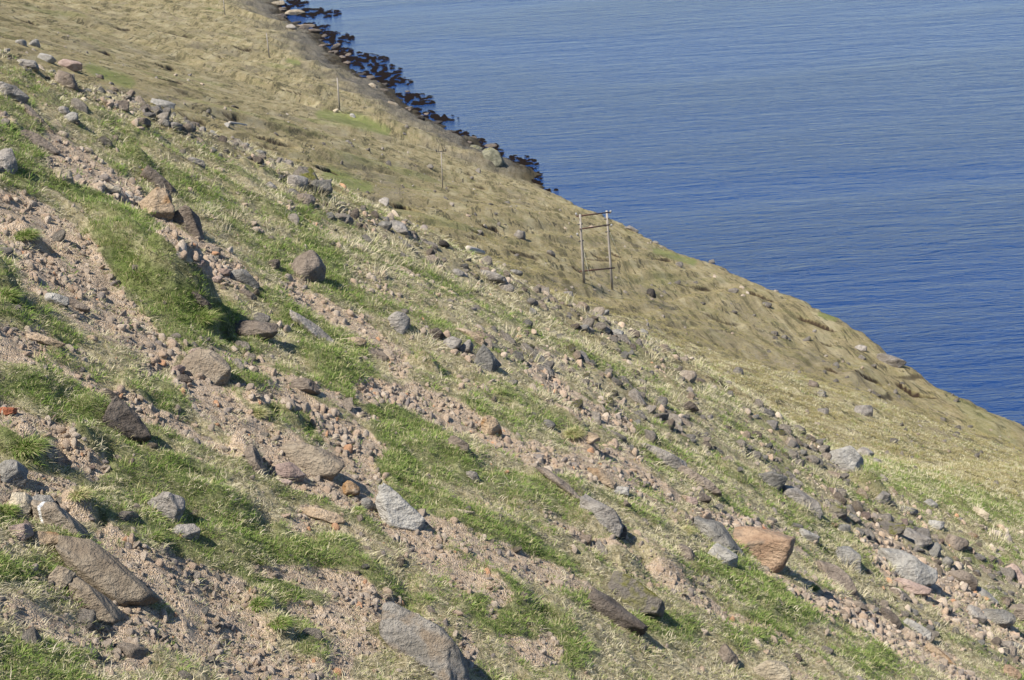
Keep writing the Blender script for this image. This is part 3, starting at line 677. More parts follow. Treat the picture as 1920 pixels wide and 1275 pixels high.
 (1375, 546, 18, 11, 10, 1, 'far', .5, '', "rounded rock on the far slope right of the timber frame", 'rock'),
 (1586, 868, 62, 50, 55, .9, 'pale', .6, '', "tall pale outcrop on the crest at the right, beside green turf", 'outcrop'),
 (1622, 852, 30, 22, 10, .9, 'grey', .4, '', "round grey boulder touching the tall pale outcrop", 'boulder'),
 (1645, 866, 16, 12, 10, .9, 'grey', .5, '', "small stone right of the round grey boulder", 'stone'),
 (1745, 945, 26, 16, 5, .9, 'pale', .5, '', "pale rounded stone on the right hand crest", 'stone'),
 (1838, 964, 30, 18, 20, .9, 'cream', .6, '', "cream stone near the right edge of the crest", 'stone'),
 (1792, 1020, 42, 26, 20, .9, 'brown', 1, '', "brown angular boulder among the stones at the right", 'boulder'),
 (1755, 985, 28, 16, 10, .9, 'pale', .6, '', "light stone with a dark lower edge at the right", 'stone'),
 (1670, 992, 48, 24, 10, .9, 'mossy', .8, '', "broad grey stone with moss above the big pale grey boulder", 'stone'),
 (1718, 1012, 50, 30, 15, .9, 'grey', .7, '', "grey rock between the brown angular boulder and the big pale boulder", 'rock'),
 (1775, 1056, 22, 22, 70, .9, 'speck', .5, '', "small upright grey stone right of the big pale grey boulder", 'stone'),
 (1805, 1088, 50, 32, 5, .9, 'brown', .5, '', "smooth brown boulder right of the big pale grey boulder", 'boulder'),
 (1905, 1080, 50, 32, 25, .9, 'pink', .6, '', "pinkish brown boulder at the right edge of the photo", 'boulder'),
 (1870, 1160, 60, 32, 15, .9, 'speck', .7, '', "speckled boulder in the rock pile at the lower right edge", 'boulder'),
 (1830, 1152, 40, 26, 10, .9, 'grey', .7, '', "grey boulder left of the speckled boulder in the rock pile", 'boulder'),
 (1912, 1148, 30, 50, 80, .9, 'brown', .8, '', "tall brown rock at the right edge behind the rock pile", 'rock'),
 (1842, 1115, 60, 18, 35, .9, 'pale', .8, '', "pale slab leading down to the rock pile at the right edge", 'slab'),
 (1670, 1158, 46, 18, 38, .9, 'dark', .6, '', "dark brown slab in gravel below the big pale grey boulder", 'slab'),
 (1610, 1136, 36, 14, 15, .9, 'brown', .6, '', "brown stone left of the dark brown slab in gravel", 'stone'),
 (1718, 1182, 56, 22, 30, .9, 'pale', .6, '', "pale flat slab below the dark brown slab", 'slab'),
 (1624, 1168, 14, 12, 0, .9, 'dark', 1, '', "small blue black stone in pink gravel at the lower right", 'stone'),
 (1762, 1230, 60, 16, 38, .9, 'tan', .8, '', "long tan slab low at the right", 'slab'),
 (1897, 1262, 34, 20, 40, .9, 'orange', .9, '', "orange stone in the bottom right corner", 'stone'),
 (1908, 1211, 20, 10, 15, .9, 'pale', 1, '', "bright white grey stone at the lower right edge", 'stone'),
 (1570, 962, 34, 28, 35, .9, 'mossy', .7, '', "mossy rock right of the long grey slab", 'rock'),
 (1655, 935, 24, 28, 60, .9, 'grey', .8, '', "grey rock under the crest lip at the right", 'rock'),
 (925, 296, 44, 26, 30, 1, 'stackm', .6, '', "greenish grey shore stack beside the dark red seaweed", 'outcrop'),
 (893, 278, 22, 11, 30, 1, 'stackm', .7, '', "pale shore rock left of the greenish shore stack", 'rock'),
 (790, 223, 14, 9, 5, 1, 'stack', .5, '', "dark round rock in the water among seaweed", 'rock'),
 (700, 163, 20, 10, 25, 1, 'ledge', .6, '', "pale shore ledge below the largest seaweed bed", 'rock'),
 (738, 196, 22, 8, 25, 1, 'ledge', .7, '', "pale pinkish shore rock left of the small cove", 'rock'),
 (553, 25, 36, 12, 0, 1, 'ledge', .6, '', "flat sandy coloured shore ledge at the top of the coast", 'rock'),
 (520, 7, 26, 9, -15, 1, 'ledge', .6, '', "farthest sandy coloured ledge at the top edge of the photo", 'rock'),
 (572, 50, 36, 9, 3, 1, 'brown', .6, '', "brown tan ledge reaching into the water at the top of the coast", 'rock'),
 (546, 51, 20, 10, 10, 1, 'grey', .6, '', "grey shore rock left of the brown tan ledge", 'rock'),
 (662, 218, 13, 7, 35, 1, 'pale', .8, '', "pale stone on the green patch near the single pole", 'stone'),
 (629, 208, 12, 6, -15, 1, 'cream', .8, '', "pale stone at the foot of the pole on the green patch", 'stone'),
 (1184, 430, 26, 10, 20, 1, 'far', .8, '', "pale broken rock on the brink right of the timber frame's top", 'rock'),
]
LAND = [(b[0], b[1], b[2], b[9]) for b in BIG]
big_hits = hit([b[0] for b in BIG], [b[1]+b[3]*.22 for b in BIG])
def cam_frame(d):
    f = d/np.linalg.norm(d)
    r = RT - np.dot(RT, f)*f; r /= np.linalg.norm(r); u = np.cross(r, f); return r, u, f
def place_rock(i, rec, P3):
    px, py, w, h, ang, dep, mk, angl, extra, label, cat = rec
    C0 = np.array([0, 0, CAM_H]); d = P3-C0; dist = np.dot(d, fwd)
    r, u, f = cam_frame(d)
    s = dist/FPX
    sub = 5 if max(w, h) > 45 else (4 if max(w, h) > 24 else 3)
    P, fc = rock_shape(sub, 100+i, angl, .05 if angl > .6 else .035, planes=int(9+10*(1-angl)+6))
    if extra == 'point': P = P*np.stack([1-.42*np.clip(P[:, 1], -1, 1)]*2+[np.ones(len(P))], 1)[:, [0, 2, 1]]
    a, b2 = w*.5*s*1.10, h*.5*s*1.22
    c = max(min(a, b2)*dep*1.1, (a+b2)*.28)
    if mk in ('rust',): c = b2*.8
    ca_, sa_ = math.cos(R(ang)), math.sin(R(ang))
    e1 = ca_*r - sa_*u; e2 = sa_*r + ca_*u
    if extra == 'over': P[:, 1] = np.where(P[:, 1] < 0, P[:, 1], P[:, 1]*.8)
    Wd = P[:, 0:1]*a*e1 + P[:, 1:2]*b2*e2 + P[:, 2:3]*c*f
    t_ = np.array(ray(px, py)); t_ = t_/np.dot(t_, fwd)
    cen = C0 + t_*(dist - (-.10*c if extra != 'over' else .35*c))
    name = {'slab': 'stone_slab', 'boulder': 'boulder', 'rock': 'rock', 'stone': 'stone', 'outcrop': 'rock_outcrop'}[cat]
    me = rock_mesh(name, Wd, fc); o = link(name, me, RM[mk]); o.location = cen
    return tag(o, label, {'slab': 'rock slab', 'outcrop': 'outcrop'}.get(cat, cat))
for i, b_r in enumerate(BIG): place_rock(i, b_r, big_hits[i])

# middling rocks, each its own object, in the belts where the photo shows them
BELTS = [([(0, 105), (120, 135), (230, 185), (330, 230), (460, 285), (560, 350), (640, 400), (760, 435)], 26, 44, (9, 20), 'stone belt along the upper crest'),
         ([(680, 420), (760, 450), (850, 500), (980, 540), (1100, 600), (1200, 650), (1300, 720)], 30, 46, (9, 20), 'stone belt along the crest below the timber frame'),
         ([(950, 640), (1080, 700), (1200, 770), (1330, 830), (1480, 890)], 60, 40, (10, 24), 'scattered stones right of the centre'),
         ([(1400, 780), (1480, 830), (1560, 880)], 34, 16, (10, 22), 'stones below the right part of the crest'),
         ([(1560, 950), (1680, 1000), (1800, 1050), (1900, 1110)], 46, 38, (12, 28), 'stone field at the right'),
         ([(1600, 1130), (1750, 1180), (1900, 1220)], 46, 14, (10, 22), 'stone field at the lower right'),
         ([(100, 1000), (400, 1040), (700, 1000), (1000, 1010), (1300, 1100)], 180, 12, (10, 20), 'lone stones in the foreground grass'),
         ([(1250, 520), (1450, 620), (1650, 730), (1850, 840)], 46, 40, (6, 15), 'rocks on the far slope at the right'),
         ([(300, 200), (600, 260), (800, 330), (980, 420)], 70, 30, (5, 10), 'rocks on the far slope at the left')]
SIZEW = lambda w: 'tiny' if w < 9 else 'small' if w < 15 else 'middling' if w < 21 else 'sizeable'
COLW = {'grey': 'grey', 'brown': 'brown grey', 'pale': 'pale grey', 'speck': 'speckled grey', 'mossy': 'mossy', 'pink': 'pinkish', 'tan': 'tan', 'dark': 'dark brown', 'far': 'grey', 'cream': 'cream', 'slab': 'tan brown', 'orange': 'orange brown'}
PROTO = [rock_mesh('loose_rock', *rock_shape(3, 900+k, random.choice([.9, .7, .5, 1]), .05)) for k in range(14)]
used_lab = {}
def near_label(px, py, w, mk):
    d = [(math.hypot(px-l[0], py-l[1])-l[2]*.4, l) for l in LAND if l[2] >= 20]
    dist, l = min(d, key=lambda q: q[0])
    dx, dy = px-l[0], py-l[1]
    dirn = ('right of' if dx > 0 else 'left of') if abs(dx) > abs(dy)*1.3 else ('below' if dy > 0 else 'above')
    if abs(dx) <= abs(dy)*1.3 and abs(dx) > abs(dy)*.5: dirn += ' and ' + ('right of' if dx > 0 else 'left of')
    words_ = l[3].replace(',', '').split()
    cut = 8
    for stop in ('on', 'in', 'at', 'of', 'beside', 'below', 'above', 'left', 'right', 'lying', 'touching', 'standing', 'leaning', 'half', 'overhanging', 'cut', 'between', 'just', 'resting', 'near', 'with', 'under', 'next'):
        if stop in words_[3:]: cut = min(cut, words_[3:].index(stop)+3)
    return f"{SIZEW(w)} {COLW[mk]} rock {dirn} the {' '.join(words_[:min(max(cut,3), 6)])}"
placed = [(b[0], b[1], max(b[2], b[3])*.5) for b in BIG]
cand = []
for pts, wid, cnt, (s0, s1), grp in BELTS:
    k = 0; tries = 0
    while k < cnt and tries < 4000:
        tries += 1
        j = random.randrange(len(pts)-1); t = random.random()
        px = pts[j][0]+(pts[j+1][0]-pts[j][0])*t + random.uniform(-20, 20); py = pts[j][1]+(pts[j+1][1]-pts[j][1])*t + random.gauss(0, wid*.5)
        w = s0+(s1-s0)*random.random()**1.8
        if not (4 < px < 1916 and 4 < py < 1270): continue
        if any(math.hypot(px-a, py-b) < w*.5+c*.9 for a, b, c in placed): continue
        mk = random.choice(['grey', 'grey', 'brown', 'speck', 'pale', 'mossy', 'brown'] if s1 < 25 and 'foreground' not in grp else ['grey', 'brown', 'pink', 'tan', 'pale', 'grey', 'slab'])
        if 'far slope' in grp: mk = 'far'
        lab = near_label(px, py, w, mk)
        if used_lab.get(lab): continue
        used_lab[lab] = 1
        placed.append((px, py, w*.5)); cand.append((px, py, w, mk, grp, lab)); k += 1
ch = hit([c[0] for c in cand], [c[1]+c[2]*.15 for c in cand])
variants = {}
for (px, py, w, mk, grp, lab), q in zip(cand, ch):
    key = (random.randrange(14), mk)
    s = q[1]/FPX/math.cos(PITCH)*w*.5
    if key not in variants:
        me = PROTO[key[0]].copy(); me.materials.append(RM[mk]); o = bpy.data.objects.new('loose_rock', me); variants[key] = o
    else: o = variants[key].copy()
    C.objects.link(o)
    s *= 1.3; o.location = (q[0], q[1], q[2]+s*.10); o.rotation_euler = (random.uniform(-.4, .4), .55+random.uniform(-.3, .3), random.uniform(0, 6.3))
    o.scale = (s*random.uniform(.95, 1.25), s*random.uniform(.75, 1.1), s*random.uniform(.5, .85))
    tag(o, lab, 'rock', grp)

# rocks at the waterline
SHL = ['dark wet rock', 'grey weathered rock', 'flat dark rock', 'pale topped rock', 'rounded rock']
def shore_words(px, k):
    spots = [(500, 'the farthest sandy ledge'), (560, 'the flat sandy ledge'), (610, 'the broadest of the upper seaweed beds'), (660, 'the wide ragged seaweed bed'), (700, 'the largest seaweed bed'), (740, 'the pale pinkish shore rock'), (790, 'the dark round rock in the water'), (870, 'the greenish shore stack')]
    q = min(spots, key=lambda t: abs(t[0]-px)); return f"{SHL[k%5]} at the waterline {'left of' if px < q[0] else 'right of'} {q[1]}"
seen_ = set(); kk = 0
for k in range(70):
    y_ = 395+ (760-395)*random.random()**1.3; x_ = float(xb_at(np.array([y_]))[0])+random.uniform(-4, 5); z_ = max(float(H(np.array([x_]), np.array([y_]))[0]), 0)
    px, py, _ = project(x_, y_, z_)
    if not (480 < px < 960 and 2 < py < 340): continue
    for j in range(5):
        lab = shore_words(float(px), j+k)
        if lab not in seen_: break
    if lab in seen_: continue
    seen_.add(lab); mk = {0: 'stack', 1: 'dark', 2: 'stack', 3: 'dark', 4: 'dark'}[(j+k) % 5]
    me = PROTO[k % 14].copy(); me.materials.append(RM[mk]); o = bpy.data.objects.new('shore_rock', me); C.objects.link(o)
    s_ = random.uniform(.5, 1.4)*y_/500; o.location = (x_, y_, z_+.1*s_); o.rotation_euler = (random.uniform(-.2, .2), random.uniform(-.2, .2), random.uniform(0, 6))
    o.scale = (s_*random.uniform(1, 1.8), s_, s_*random.uniform(.35, .75)*(.5 if (j+k) % 5 == 2 else 1)); tag(o, lab, 'rock', 'rocks along the waterline')

# ------------------------------------------------------------------ timber frame and poles
def tube(name, m, parent, pts, radii, seg=10):
    """a round bar through world points"""
    pts = [Vector(p) for p in pts]; V = []; Fc = []
    for i, p in enumerate(pts):
        d = (pts[min(i+1, len(pts)-1)]-pts[max(i-1, 0)]).normalized()
        q = d.to_track_quat('Z', 'Y'); r = radii[i] if hasattr(radii, '__len__') else radii
        for k in range(seg):
            a = 2*math.pi*k/seg; V.append(p + q @ Vector((r*math.cos(a), r*math.sin(a), 0)))
    fl, lc = [], []
    for i in range(len(pts)-1):
        for k in range(seg):
            fl += [i*seg+k, i*seg+(k+1) % seg, (i+1)*seg+(k+1) % seg, (i+1)*seg+k]; lc.append(4)
    fl += list(range(seg))[::-1]; lc.append(seg); fl += [(len(pts)-1)*seg+k for k in range(seg)]; lc.append(seg)
    off = parent.location if parent else Vector((0, 0, 0))
    return link(name, mesh_np(name, [tuple(v-off) for v in V], fl, lc), m, parent)
def wood(name, c1, c2):
    m, n, b = mat(name); co = coords(n, scale=(9, 9, .8)); a = noise(n, co, 2, 5, .7)
    n.links.new(mixc(n, ramp(n, a, .35, .65), c1, c2), b.inputs['Base Color']); b.inputs['Roughness'].default_value = .9; bump(n, b, a, .5, .02); return m
WOOD = wood("weathered grey timber", (.21, .185, .16), (.36, .325, .285)); PALE = wood("pale driftwood", (.32, .28, .23), (.48, .43, .37))
RUST, n, b = mat("rusted iron"); a = noise(n, coords(n), 6, 5, .7); n.links.new(mixc(n, ramp(n, a, .35, .65), (.07, .035, .025), (.16, .075, .05)), b.inputs['Base Color']); b.inputs['Roughness'].default_value = .85
WIRE, n, b = mat("galvanised wire"); a = noise(n, coords(n), 3, 3); n.links.new(mixc(n, a, (.40, .42, .36), (.58, .60, .52)), b.inputs['Base Color']); b.inputs['Roughness'].default_value = .5
IRON, n, b = mat("dark iron fitting"); a = noise(n, coords(n), 9, 3); n.links.new(mixc(n, a, (.03, .028, .026), (.08, .07, .065)), b.inputs['Base Color']); b.inputs['Roughness'].default_value = .6
PORC, n, b = mat("grey porcelain"); a = noise(n, coords(n), 9, 3); n.links.new(mixc(n, a, (.20, .19, .18), (.34, .33, .31)), b.inputs['Base Color']); b.inputs['Roughness'].default_value = .3

def root(name, loc, label, cat, group=None):
    o = bpy.data.objects.new(name, None); C.objects.link(o); o.location = loc; o.empty_display_size = .3
    return tag(o, label, cat, group)
def top_of(base, px, py):
    """the point above a base, in the upright plane facing the hill's brow, seen at px,py"""
    return Vector(unproj(px, py, base[1]))
def V3(a): return Vector([float(t) for t in a])
pb = hit([1095, 1148], [531, 543])
P1, P2 = V3(pb[0]), V3(pb[1])
T1, T2 = top_of(P1, 1087.5, 402), top_of(P2, 1137.5, 395)
fr = root('pole_frame', (P1+P2)/2, "two weathered timber poles joined by rusty crossbars, with slack guy wires", 'pole frame')
for nm, Pb, Tt in (('post', P1, T1), ('post', P2, T2)):
    d = Tt-Pb
    tube(nm, WOOD, fr, [Pb-d*.06, Pb+d*.35, Pb+d*.7, Tt], [.135, .12, .11, .10])
def along(P, T, f): return P+(T-P)*f
bar = tube('top_crossbar', RUST, fr, [along(P1, T1, .985)+Vector((-.3, -.2, 0)), along(P2, T2, .985)+Vector((.25, -.2, 0))], .065)
tube('middle_crossbar', RUST, fr, [along(P1, T1, .80)+Vector((-.1, -.22, 0)), along(P2, T2, .83)+Vector((.2, -.2, 0))], .065)
tube('lower_crossbar', RUST, fr, [along(P1, T1, .19)+Vector((-.3, -.24, 0)), along(P2, T2, .285)+Vector((.35, -.24, 0))], .07)
for P, T, f in ((P1, T1, .86), (P1, T1, .62), (P2, T2, .9), (P2, T2, .74)):
    c = along(P, T, f)
    tube('clamp', IRON, fr, [c+Vector((-.28, -.02, -.03)), c+Vector((.2, -.02, .03))], .07, 8)
for P, T, f, sx in ((P1, T1, .99, -1), (P2, T2, .97, 1), (P2, T2, .80, 1), (P1, T1, .70, -1)):
    c = along(P, T, f)+Vector((sx*.12, 0, 0))
    tube('insulator', PORC, fr, [c+Vector((sx*.1, -.05, -.05)), c+Vector((sx*.2, -.05, .05)), c+Vector((sx*.24, -.05, .18)), c+Vector((sx*.25, -.05, .26))], [.04, .09, .11, .04], 10)
for (x0, P, T, f, px, py) in ((0, P2, T2, .80, 1190, 548), (0, P1, T1, .6, 1112, 541)):
    g = V3(hit([px], [py])[0]); c = along(P, T, f)
    mid = (g+c)/2+Vector((0, 0, -.25))
    tube('guy_wire', WIRE, fr, [c, mid, g-Vector((0, 0, .1))], .014, 6)
def simple_pole(bx, by, tx, ty, label, rad, name='utility_pole'):
    B = V3(hit([bx], [by])[0]); T = top_of(B, tx, ty); rt_ = root(name, B, label, 'pole', None)
    d = T-B; tube('shaft', WOOD, rt_, [B-d*.05, B+d*.5, T], [rad*1.15, rad, rad*.8])
    tube('cap', IRON, rt_, [T-d.normalized()*.05, T+d.normalized()*.12], [rad*.95, rad*.5], 10)
    return rt_, B, T
simple_pole(637, 207, 632, 145, "single bare timber pole standing on the green patch near the shore", .2)
r2, B, T = simple_pole(505, 108, 499.5, 62, "bare leaning pole farther off, left of the pole on the green patch", .18)
r3, B, T = simple_pole(422, 28, 418, -8, "farthest pole, faint at the top edge of the photo", .17)
r4, B, T = simple_pole(830, 352, 827, 284, "slim pole with a pointed wire bracket and short crossarm on top", .07, 'bracket_pole')
s = B[1]/FPX
ax = Vector((1, 0, 0))
tube('crossarm', IRON, r4, [T-ax*9*s, T+ax*9*s], .055, 8)
tube('bracket', IRON, r4, [T-ax*5*s, T+Vector((-1*s, 0, 22*s)), T+ax*5*s], .045, 8)
for sx in (-9, 9): tube('insulator', IRON, r4, [T+ax*sx*s-Vector((0, 0, .05)), T+ax*sx*s+Vector((0, 0, 4*s))], [.06, .1], 8)
def log(x0, y0, x1, y1, rad, label):
    q = hit([x0, x1], [y0, y1]); a, b_ = V3(q[0]), V3(q[1])
    if (a-b_).length > 15: b_ = a+(b_-a).normalized()*15
    up = Vector((0, 0, rad*1.1))
    o = root('fallen_pole', a, label, 'fallen pole')
    tube('log', PALE, o, [a+up, (a+b_)/2+up*1.1, b_+up], [rad, rad*.95, rad*.8]); return o
log(431, 233, 484, 241, .17, "pale fallen pole lying on the straw slope at the upper left")
log(878, 473, 957, 489, .09, "thin pale fallen pole on the straw slope left of the timber frame")

# ------------------------------------------------------------------ seaweed on the water
WM, n, b = mat("dark red seaweed"); a = noise(n, coords(n), 1.5, 5, .7); n.links.new(mixc(n, ramp(n, a, .3, .7), (.006, .0045, .004), (.012, .008, .0065)), b.inputs['Base Color']); b.inputs['Roughness'].default_value = .95; b.inputs['Specular IOR Level'].default_value = .05
WEED = [(545, 6, 30, 8, "seaweed bed at the very top of the coast"), (592, 24, 42, 10, "thin loose seaweed beyond the sandy ledge"), (585, 50, 30, 8, "seaweed at the tip of the brown tan ledge"),
        (615, 72, 44, 14, "dense dark red seaweed above the coast, broadest of the upper beds"), (672, 112, 52, 13, "wide seaweed bed with a ragged right edge"), (640, 100, 34, 11, "seaweed close to the rocks left of the wide bed"),
        (712, 142, 44, 24, "largest seaweed bed, pointing right into the sea"), (735, 154, 40, 7, "narrow pointed strip at the tip of the largest bed"), (705, 165, 30, 10, "seaweed in the lee of the pale shore ledge"),
        (760, 181, 46, 7, "long thin seaweed strip below the largest bed"), (785, 192, 26, 5, "short broken seaweed strip below the long thin one"), (790, 214, 24, 9, "seaweed round the dark rock in the water"),
        (825, 221, 30, 7, "sparse seaweed trailing right of the dark rock"), (768, 208, 22, 7, "seaweed in the small cove"), (851, 247, 12, 4, "small seaweed spot by the shore above the stack"),
        (905, 275, 24, 6, "thin seaweed left of the greenish stack"), (972, 307, 38, 17, "dark red seaweed bed right beside the greenish stack"), (988, 329, 32, 12, "lower seaweed bed just below the one by the stack"),
        (1005, 342, 16, 6, "last seaweed scrap below the lower bed"), (1035, 356, 12, 4, "little seaweed spot alone on the shoreline"), (900, 262, 9, 3, "tiny seaweed fleck in the water above the stack"), (870, 258, 26, 6, "dark weedy rock strip on the shoreline left of the stack")]
for k_, (a, b_) in enumerate(zip(_sh[1:-1], _sh[2:])):
    WEED.append(((a[0]+b_[0])/2+6, (a[1]+b_[1])/2-1, (b_[0]-a[0])*.55, (b_[1]-a[1])*.42, None))
WEED_TXT = "dark weed fringe clinging to the shore rocks"
for (px, py, hw, hh, label) in WEED:
    if label and py < 235: px, hw = px+2, hw*1.08
    g = np.random.default_rng(int(px*7+py)); V = []; fl = []; lc = []
    cen = on_sea(px, py, .05); n_b = int(100+hw*hh*3.0)
    for k in range(n_b):
        rr_ = g.random()**.6; th = g.random()*6.283
        qx = px+hw*rr_*math.cos(th); qy = py+hh*rr_*math.sin(th)
        if vnoise(np.array([qx/7]), np.array([qy/3]), 3)[0] < -.14+rr_*.2 or (rr_ > .6 and g.random() < .35): continue
        p = on_sea(qx, qy, .05)
        s_ = g.uniform(.15, .48)*(p[1]/500); m_ = 6; b0 = len(V)
        for j in range(m_):
            t = 6.283*j/m_; V.append((p[0]-cen[0]+s_*1.3*g.uniform(.6, 1.2)*math.cos(t), p[1]-cen[1]+s_*g.uniform(.6, 1.2)*math.sin(t)*1.6, .01))
        V.append((p[0]-cen[0], p[1]-cen[1], .22*s_+.1))
        for j in range(m_): fl += [b0+j, b0+(j+1) % m_, b0+m_]; lc.append(3)
    o = link('seaweed_bed', mesh_np('seaweed_bed', V, fl, lc), WM); o.location = (cen[0], cen[1], .03)
    tag(o, label or WEED_TXT, 'seaweed', None, 'stuff')

# ------------------------------------------------------------------ ground cover: grass tufts and loose stones
def leaf_mat(name, c1, c2, c3):
    m, n, b = mat(name); oi = nd(n, "ObjectInfo"); at = nd(n, "Attribute", attribute_name="tint")
    v = mixc(n, oi.outputs['Random'], c1, c2); v = mixc(n, at.outputs['Fac'], v, c3)
    n.links.new(v, b.inputs['Base Color']); b.inputs['Roughness'].default_value = .7; b.inputs['Specular IOR Level'].default_value = .2
    tr = nd(n, "BsdfTranslucent"); n.links.new(v, tr.inputs[0]); ms = nd(n, "MixShader"); ms.inputs[0].default_value = .3
    o = [q for q in n.nodes if q.type == 'OUTPUT_MATERIAL'][0]
    n.links.new(b.outputs[0], ms.inputs[1]); n.links.new(tr.outputs[0], ms.inputs[2]); n.links.new(ms.outputs[0], o.inputs[0]); return m
GRN = leaf_mat("green grass blades", (.095, .175, .022), (.20, .295, .055), (.48, .43, .23))
STR = leaf_mat("dry straw grass blades", (.50, .43, .29), (.70, .62, .45), (.30, .31, .12))
FARG = leaf_mat("sparse straw turf", (.27, .225, .10), (.44, .37, .19), (.20, .19, .07))
def tuft(seed, n_bl, rad, ln, lean, wid, tintp):
    g = np.random.default_rng(seed); V = []; fl = []; lc = []; tint = []
    for k in range(n_bl):
        th = g.random()*6.283; r = rad*math.sqrt(g.random()); bx, by = r*math.cos(th), r*math.sin(th)
        L = ln*g.uniform(.5, 1.15); le = lean*g.uniform(.3, 1.2)*(.4+r/rad); dth = th+g.normal()*.7
        dx, dy = math.cos(dth), math.sin(dth); wv = g.random()*3.14; wx, wy = math.cos(wv)*wid*.5, math.sin(wv)*wid*.5
        b0 = len(V); tn = 1.0 if g.random() < tintp else g.random()*.3
        for (f, wf) in ((0, 1), (.55, .8), (1, .12)):
            ox = L*le*f**1.7; oz = L*f*(1-.45*le*f)
            V += [(bx+dx*ox-wx*wf, by+dy*ox-wy*wf, oz-.02), (bx+dx*ox+wx*wf, by+dy*ox+wy*wf, oz-.02)]; tint += [tn, tn]
        fl += [b0, b0+1, b0+3, b0+2, b0+2, b0+3, b0+5, b0+4]; lc += [4, 4]
    me = mesh_np('tuft', V, fl, lc); a = me.attributes.new('tint', 'FLOAT', 'POINT'); a.data.foreach_set('value', np.array(tint, np.float32)); return me
def coll(name, meshes, m):
    c = bpy.data.collections.new(name)
    for i, me in enumerate(meshes):
        me.materials.append(m); c.objects.link(bpy.data.objects.new(f"{name}_{i:02d}", me))
    return c
cG = coll('green_tufts', [tuft(k, 26, .07, .058, .9, .0055, .28) for k in range(8)], GRN)
cS = coll('straw_tufts', [tuft(50+k, 24, .085, .055, 1.3, .0055, .3) for k in range(8)], STR)
RUB = rock_mat("mixed rubble", (.46, .375, .30), (.66, .56, .46), .08, scale=3, crack=0)
n = RUB.node_tree; b = [q for q in n.nodes if q.type == 'BSDF_PRINCIPLED'][0]; src = b.inputs['Base Color'].links[0].from_socket
oi = nd(n, "ObjectInfo"); cr = nd(n, "ValToRGB"); n.links.new(oi.outputs['Random'], cr.inputs[0]); cr.color_ramp.interpolation = 'CONSTANT'
els = [(0, (1, .97, .93)), (.3, (1.1, .98, .88)), (.5, (.62, .63, .68)), (.58, (1.2, 1.18, 1.14)), (.75, (.95, .88, .80)), (.93, (1.05, .72, .52)), (.955, (.9, .88, .85))]
cr.color_ramp.elements[0].color = (*els[0][1], 1); cr.color_ramp.elements[1].position = els[1][0]; cr.color_ramp.elements[1].color = (*els[1][1], 1)
for p, c in els[2:]:
    e = cr.color_ramp.elements.new(p); e.color = (*c, 1)
n.links.new(mixc(n, 1.0, src, cr.outputs[0], 'MULTIPLY'), b.inputs['Base Color'])
RUB2 = RM['grey'].copy(); RUB2.name = "grey brown crest rubble"
n = RUB2.node_tree; b = [q for q in n.nodes if q.type == 'BSDF_PRINCIPLED'][0]; src = b.inputs['Base Color'].links[0].from_socket
oi = nd(n, "ObjectInfo"); cr = nd(n, "ValToRGB"); n.links.new(oi.outputs['Random'], cr.inputs[0]); cr.color_ramp.interpolation = 'CONSTANT'
els = [(0, (1.25, 1.2, 1.12)), (.35, (1.5, 1.36, 1.2)), (.55, (.95, .95, .95)), (.7, (1.4, 1.34, 1.26)), (.88, (1.3, 1.12, .96))]
cr.color_ramp.elements[0].color = (*els[0][1], 1); cr.color_ramp.elements[1].position = els[1][0]; cr.color_ramp.elements[1].color = (*els[1][1], 1)
for p, c in els[2:]:
    e = cr.color_ramp.elements.new(p); e.color = (*c, 1)
n.links.new(mixc(n, 1.0, src, cr.outputs[0], 'MULTIPLY'), b.inputs['Base Color'])
cR2 = coll('rubble_grey', [rock_mesh('stone', *rock_shape(3, 560+k, 1, .06)) for k in range(12)], RUB2)
cR = coll('rubble', [rock_mesh('stone', *rock_shape(2, 500+k, .9, .05)) for k in range(10)], RUB)

def scatter(name, pts, rot, scl, collection, label, cat):
    me = bpy.data.meshes.new(name); me.vertices.add(len(pts)); me.vertices.foreach_set('co', pts.astype(np.float32).ravel())
    a = me.attributes.new('rot', 'FLOAT_VECTOR', 'POINT'); a.data.foreach_set('vector', rot.astype(np.float32).ravel())
    a = me.attributes.new('scl', 'FLOAT_VECTOR', 'POINT'); a.data.foreach_set('vector', scl.astype(np.float32).ravel())
    o = bpy.data.objects.new(name, me); C.objects.link(o)
    ng = bpy.data.node_groups.new(name, 'GeometryNodeTree'); ng.interface.new_socket('Geometry', in_out='INPUT', socket_type='NodeSocketGeometry'); ng.interface.new_socket('Geometry', in_out='OUTPUT', socket_type='NodeSocketGeometry')
    i_ = ng.nodes.new('NodeGroupInput'); o_2 = ng.nodes.new('NodeGroupOutput'); ip = ng.nodes.new('GeometryNodeInstanceOnPoints'); ci = ng.nodes.new('GeometryNodeCollectionInfo')
    ci.inputs['Collection'].default_value = collection; ci.inputs['Separate Children'].default_value = True; ci.inputs['Reset Children'].default_value = True
    ip.inputs['Pick Instance'].default_value = True
    def attr(nm):
        q = ng.nodes.new('GeometryNodeInputNamedAttribute'); q.data_type = 'FLOAT_VECTOR'; q.inputs[0].default_value = nm; return q.outputs[0]
    ri = ng.nodes.new('FunctionNodeRandomValue'); ri.data_type = 'INT'; ri.inputs[4].default_value = 0; ri.inputs[5].default_value = 30
    er = ng.nodes.new('FunctionNodeEulerToRotation'); ng.links.new(attr('rot'), er.inputs[0])
    L = ng.links.new
    L(i_.outputs[0], ip.inputs['Points']); L(ci.outputs[0], ip.inputs['Instance']); L(er.outputs[0], ip.inputs['Rotation']); L(attr('scl'), ip.inputs['Scale'])
    L([q for q in ri.outputs if q.type == 'INT'][0], ip.inputs['Instance Index']); L(ip.outputs[0], o_2.inputs[0])
    md = o.modifiers.new('scatter', 'NODES'); md.node_group = ng
    return tag(o, label, cat, kind='stuff')
